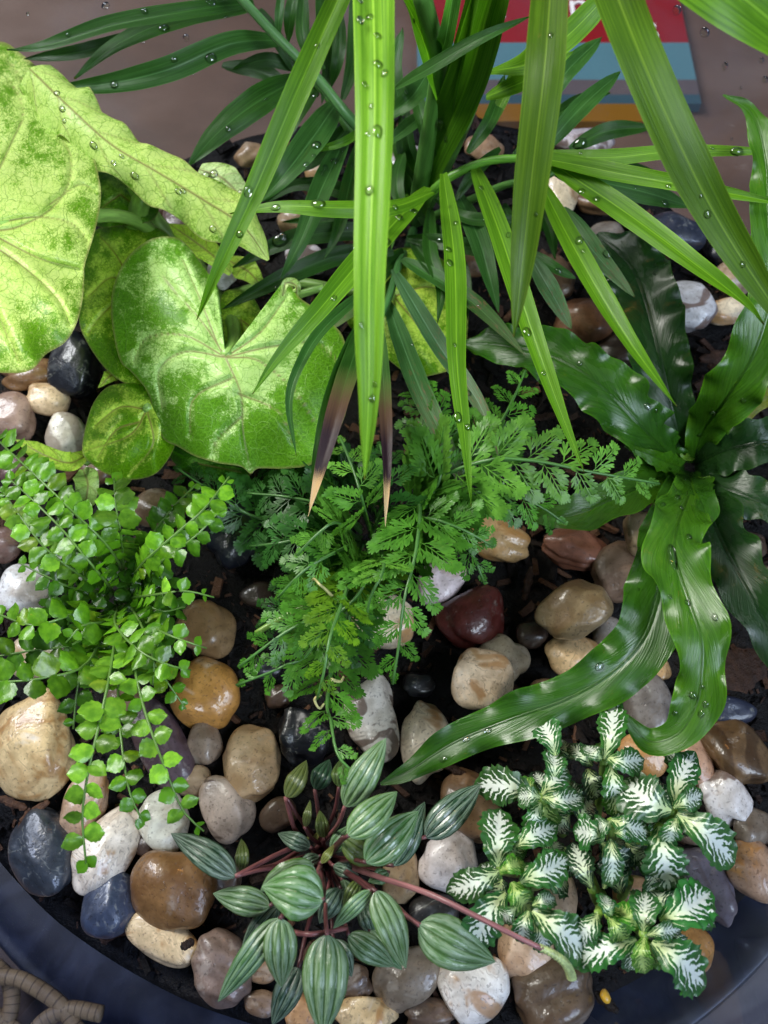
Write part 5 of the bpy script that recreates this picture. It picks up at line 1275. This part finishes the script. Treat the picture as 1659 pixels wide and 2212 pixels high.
co = cen + (co - cen) * (1 + .10 * (((ii // 2 + jj // 2) % 2) * 2 - 1))[..., None]
co[-1] = cen[-1] + (co[-1] - cen[-1]) * .3; co[-2] = cen[-2] + (co[-2] - cen[-2]) * .7
me.vertices.foreach_set('co', co.ravel().astype(np.float32)); me.update()

# ------------------------------------------------------------------ white veined plant
fit = thing('white_veined_plant', 'low plant with dark green leaves feathered in white veins', 'plant', P(1290, 1880, 0.0))
PROF_FIT = [(0, .16), (.06, .34), (.2, .66), (.38, .9), (.56, 1.0), (.74, .86), (.9, .5), (1, .04)]
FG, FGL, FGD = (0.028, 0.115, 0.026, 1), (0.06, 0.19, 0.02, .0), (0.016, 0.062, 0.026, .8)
FITL = [ # base, tip, width, z
 ((1170, 1716), (1218, 1655), 64, .044, FG), ((1167, 1722), (1120, 1722), 50, .048, FG), ((1172, 1722), (1254, 1722), 56, .047, FG), ((1168, 1734), (1156, 1806), 60, .044, FG), ((1152, 1720), (1033, 1700), 84, .04, FG), ((1200, 1632), (1168, 1556), 68, .042, FG), ((1198, 1690), (1196, 1622), 60, .044, FG),
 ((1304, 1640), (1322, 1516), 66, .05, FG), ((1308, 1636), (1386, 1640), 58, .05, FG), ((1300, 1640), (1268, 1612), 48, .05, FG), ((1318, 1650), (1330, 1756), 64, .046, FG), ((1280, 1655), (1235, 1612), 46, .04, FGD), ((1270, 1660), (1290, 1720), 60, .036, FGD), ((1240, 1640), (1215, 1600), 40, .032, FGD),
 ((1450, 1752), (1352, 1688), 98, .052, FG), ((1456, 1745), (1498, 1632), 70, .046, FG), ((1462, 1758), (1578, 1858), 96, .05, FG), ((1455, 1745), (1514, 1716), 54, .053, FG), ((1462, 1768), (1445, 1822), 46, .053, FG), ((1425, 1785), (1444, 1920), 92, .046, FG), ((1478, 1710), (1448, 1618), 48, .036, FG), ((1410, 1770), (1420, 1690), 50, .034, FGD), ((1470, 1740), (1520, 1790), 50, .03, FGD),
 ((1320, 1770), (1398, 1796), 62, .052, FG), ((1318, 1776), (1286, 1790), 50, .054, FG), ((1306, 1812), (1243, 1796), 76, .05, FG), ((1320, 1812), (1322, 1908), 58, .053, FG), ((1328, 1800), (1366, 1800), 38, .054, FG), ((1300, 1820), (1340, 1890), 80, .04, FGD), ((1350, 1760), (1390, 1720), 46, .036, FGD), ((1352, 1820), (1396, 1860), 60, .036, FGD),
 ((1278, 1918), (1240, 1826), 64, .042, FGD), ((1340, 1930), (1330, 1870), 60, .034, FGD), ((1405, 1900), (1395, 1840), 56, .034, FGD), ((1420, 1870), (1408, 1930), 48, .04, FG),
 ((1390, 2012), (1396, 1932), 60, .052, FG), ((1425, 1988), (1528, 1930), 96, .05, FG), ((1398, 2020), (1468, 2008), 46, .054, FG), ((1392, 2024), (1393, 2098), 50, .052, FGL), ((1408, 2035), (1516, 2125), 96, .05, FG), ((1375, 2030), (1238, 2076), 76, .046, FG), ((1322, 1978), (1310, 1936), 46, .05, FG), ((1315, 1980), (1352, 2044), 54, .05, FGL), ((1480, 1990), (1540, 1968), 60, .04, FG), ((1380, 2005), (1330, 1960), 60, .046, FGL), ((1430, 1970), (1420, 1910), 60, .036, FGD), ((1375, 2040), (1370, 2092), 50, .036, FG), ((1470, 1950), (1500, 1905), 50, .034, FGD),
 ((1124, 1905), (1222, 1856), 82, .05, FG), ((1150, 1968), (1268, 2058), 92, .048, FG), ((1142, 1968), (1130, 2034), 46, .05, FG), ((1092, 1928), (1026, 2044), 76, .046, FG), ((1078, 1882), (972, 1924), 66, .044, FG), ((1075, 1872), (1080, 1756), 84, .046, FG), ((1080, 1880), (1128, 1862), 46, .052, FGL), ((1118, 1868), (1182, 1892), 56, .04, FG), ((1112, 1830), (1198, 1786), 62, .046, FG), ((1106, 1905), (1146, 1966), 60, .046, FGL), ((1292, 1975), (1240, 2034), 64, .046, FG), ((1115, 1960), (1080, 1985), 50, .05, FG), ((1150, 1955), (1196, 1940), 40, .05, FG), ((1120, 1830), (1100, 1790), 56, .034, FGD), ((1170, 1850), (1205, 1820), 60, .034, FGD), ((1180, 1900), (1225, 1910), 66, .034, FGD), ((1085, 1900), (1060, 1950), 60, .036, FGD), ((1090, 1870), (1130, 1820), 50, .04, FG),
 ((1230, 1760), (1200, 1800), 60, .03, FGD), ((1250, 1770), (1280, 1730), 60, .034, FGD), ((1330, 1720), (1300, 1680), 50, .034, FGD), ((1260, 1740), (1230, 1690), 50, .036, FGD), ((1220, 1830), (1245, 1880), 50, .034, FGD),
]
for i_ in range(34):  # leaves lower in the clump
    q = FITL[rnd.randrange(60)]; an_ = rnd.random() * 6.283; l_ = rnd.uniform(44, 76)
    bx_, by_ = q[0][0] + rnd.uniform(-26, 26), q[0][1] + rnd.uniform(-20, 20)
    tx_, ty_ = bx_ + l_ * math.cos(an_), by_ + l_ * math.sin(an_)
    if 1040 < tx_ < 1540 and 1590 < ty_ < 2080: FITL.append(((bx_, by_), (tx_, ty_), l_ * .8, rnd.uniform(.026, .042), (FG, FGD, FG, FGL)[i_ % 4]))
for a, t, w, z, col in FITL:
    L = math.hypot(t[0] - a[0], t[1] - a[1]); sag = rnd.uniform(-.10, .10)
    mid = ((a[0] + t[0]) / 2 + (a[1] - t[1]) * sag, (a[1] + t[1]) / 2 + (t[0] - a[0]) * sag)
    b = blade([(a[0], a[1], z), (mid[0], mid[1], z + .003), (t[0] + (t[0] - a[0]) * .08, t[1] + (t[1] - a[1]) * .08, z - .006 - L * .00003)], w * rnd.uniform(.92, 1.12), prof=PROF_FIT, nu=44, nv=18, fold=rnd.uniform(.05, .28), arch=rnd.uniform(.0, .3), roll=rnd.uniform(-.3, .3), wave=(.15, 4.5, 2.2), edge=(.12, 9))
    o = leaf('leaf', b, M_fit, fit, tuple(c * rnd.uniform(.8, 1.25) for c in col[:3]) + (col[3],))
    if rnd.random() < .12: drops(b, o, 1, 3, 5)
for hub, base in [((1168, 1722, .044), (1215, 1800)), ((1306, 1640, .048), (1290, 1760)), ((1455, 1752, .05), (1390, 1830)), ((1320, 1775, .05), (1320, 1850)), ((1278, 1918, .04), (1300, 1960)), ((1392, 2020, .05), (1345, 1960)), ((1122, 1915, .048), (1190, 1900)), ((1080, 1880, .045), (1160, 1880)), ((1425, 1785, .044), (1370, 1870)), ((1292, 1975, .045), (1300, 1930)), ((1316, 1978, .048), (1270, 1880)), ((1360, 1900, .035), (1340, 1940))]:
    tube('stem', [(base[0], base[1], -.004), ((hub[0] + base[0]) / 2, (hub[1] + base[1]) / 2 + 6, hub[2] * .55), (hub[0], hub[1], hub[2] - .001)], .0016, .0013, M_stem, fit, (0.20, 0.34, 0.06, 1), 16, 8)

# ------------------------------------------------------------------ drops on the back glass
for px, py, r, st in [(1462, 22, 12, 1.2), (1522, 70, 14, 1.0), (1548, 44, 3, 1), (1566, 143, 8, 1.6), (1645, 130, 8, 1.0), (1652, 172, 9, 1.2), (1598, 60, 7, 1.3), (228, 12, 12, .8), (308, 88, 9, .8), (402, 82, 9, 1.3), (1440, 185, 4, 1), (1600, 190, 4, 1), (1510, 120, 3, 1), (60, 30, 5, 1), (1620, 240, 4, 1), (1580, 300, 4, 1), (1500, 260, 3, 1), (420, 160, 5, 1)]:
    # intersect the sight line with the inner back wall (near-vertical cylinder)
    zz = 0.05
    for _ in range(25):
        p = P(px, py, zz); rad = np.hypot(*(p[:2] - BC)); want = np.interp(zz, [-.02, 0, .025, .05, .09, .13, .18], [.189, .1955, .199, .2005, .201, .2005, .199])
        zz += (rad - want) * 0.6
    n = np.append((BC - p[:2]) / rad, 0.1); n = unit(n); up = unit(np.array([0, 0, 1.0]) - n * n[2]); y = np.cross(n, up); rr = r * float(mpp(p)) * .8
    d = link('water_drop', ME_DROP, bowl)
    d.matrix_basis = Matrix(((up[0] * rr * st, y[0] * rr, n[0] * rr * .7, p[0]), (up[1] * rr * st, y[1] * rr, n[1] * rr * .7, p[1]), (up[2] * rr * st, y[2] * rr, n[2] * rr * .7, p[2]), (0, 0, 0, 1)))
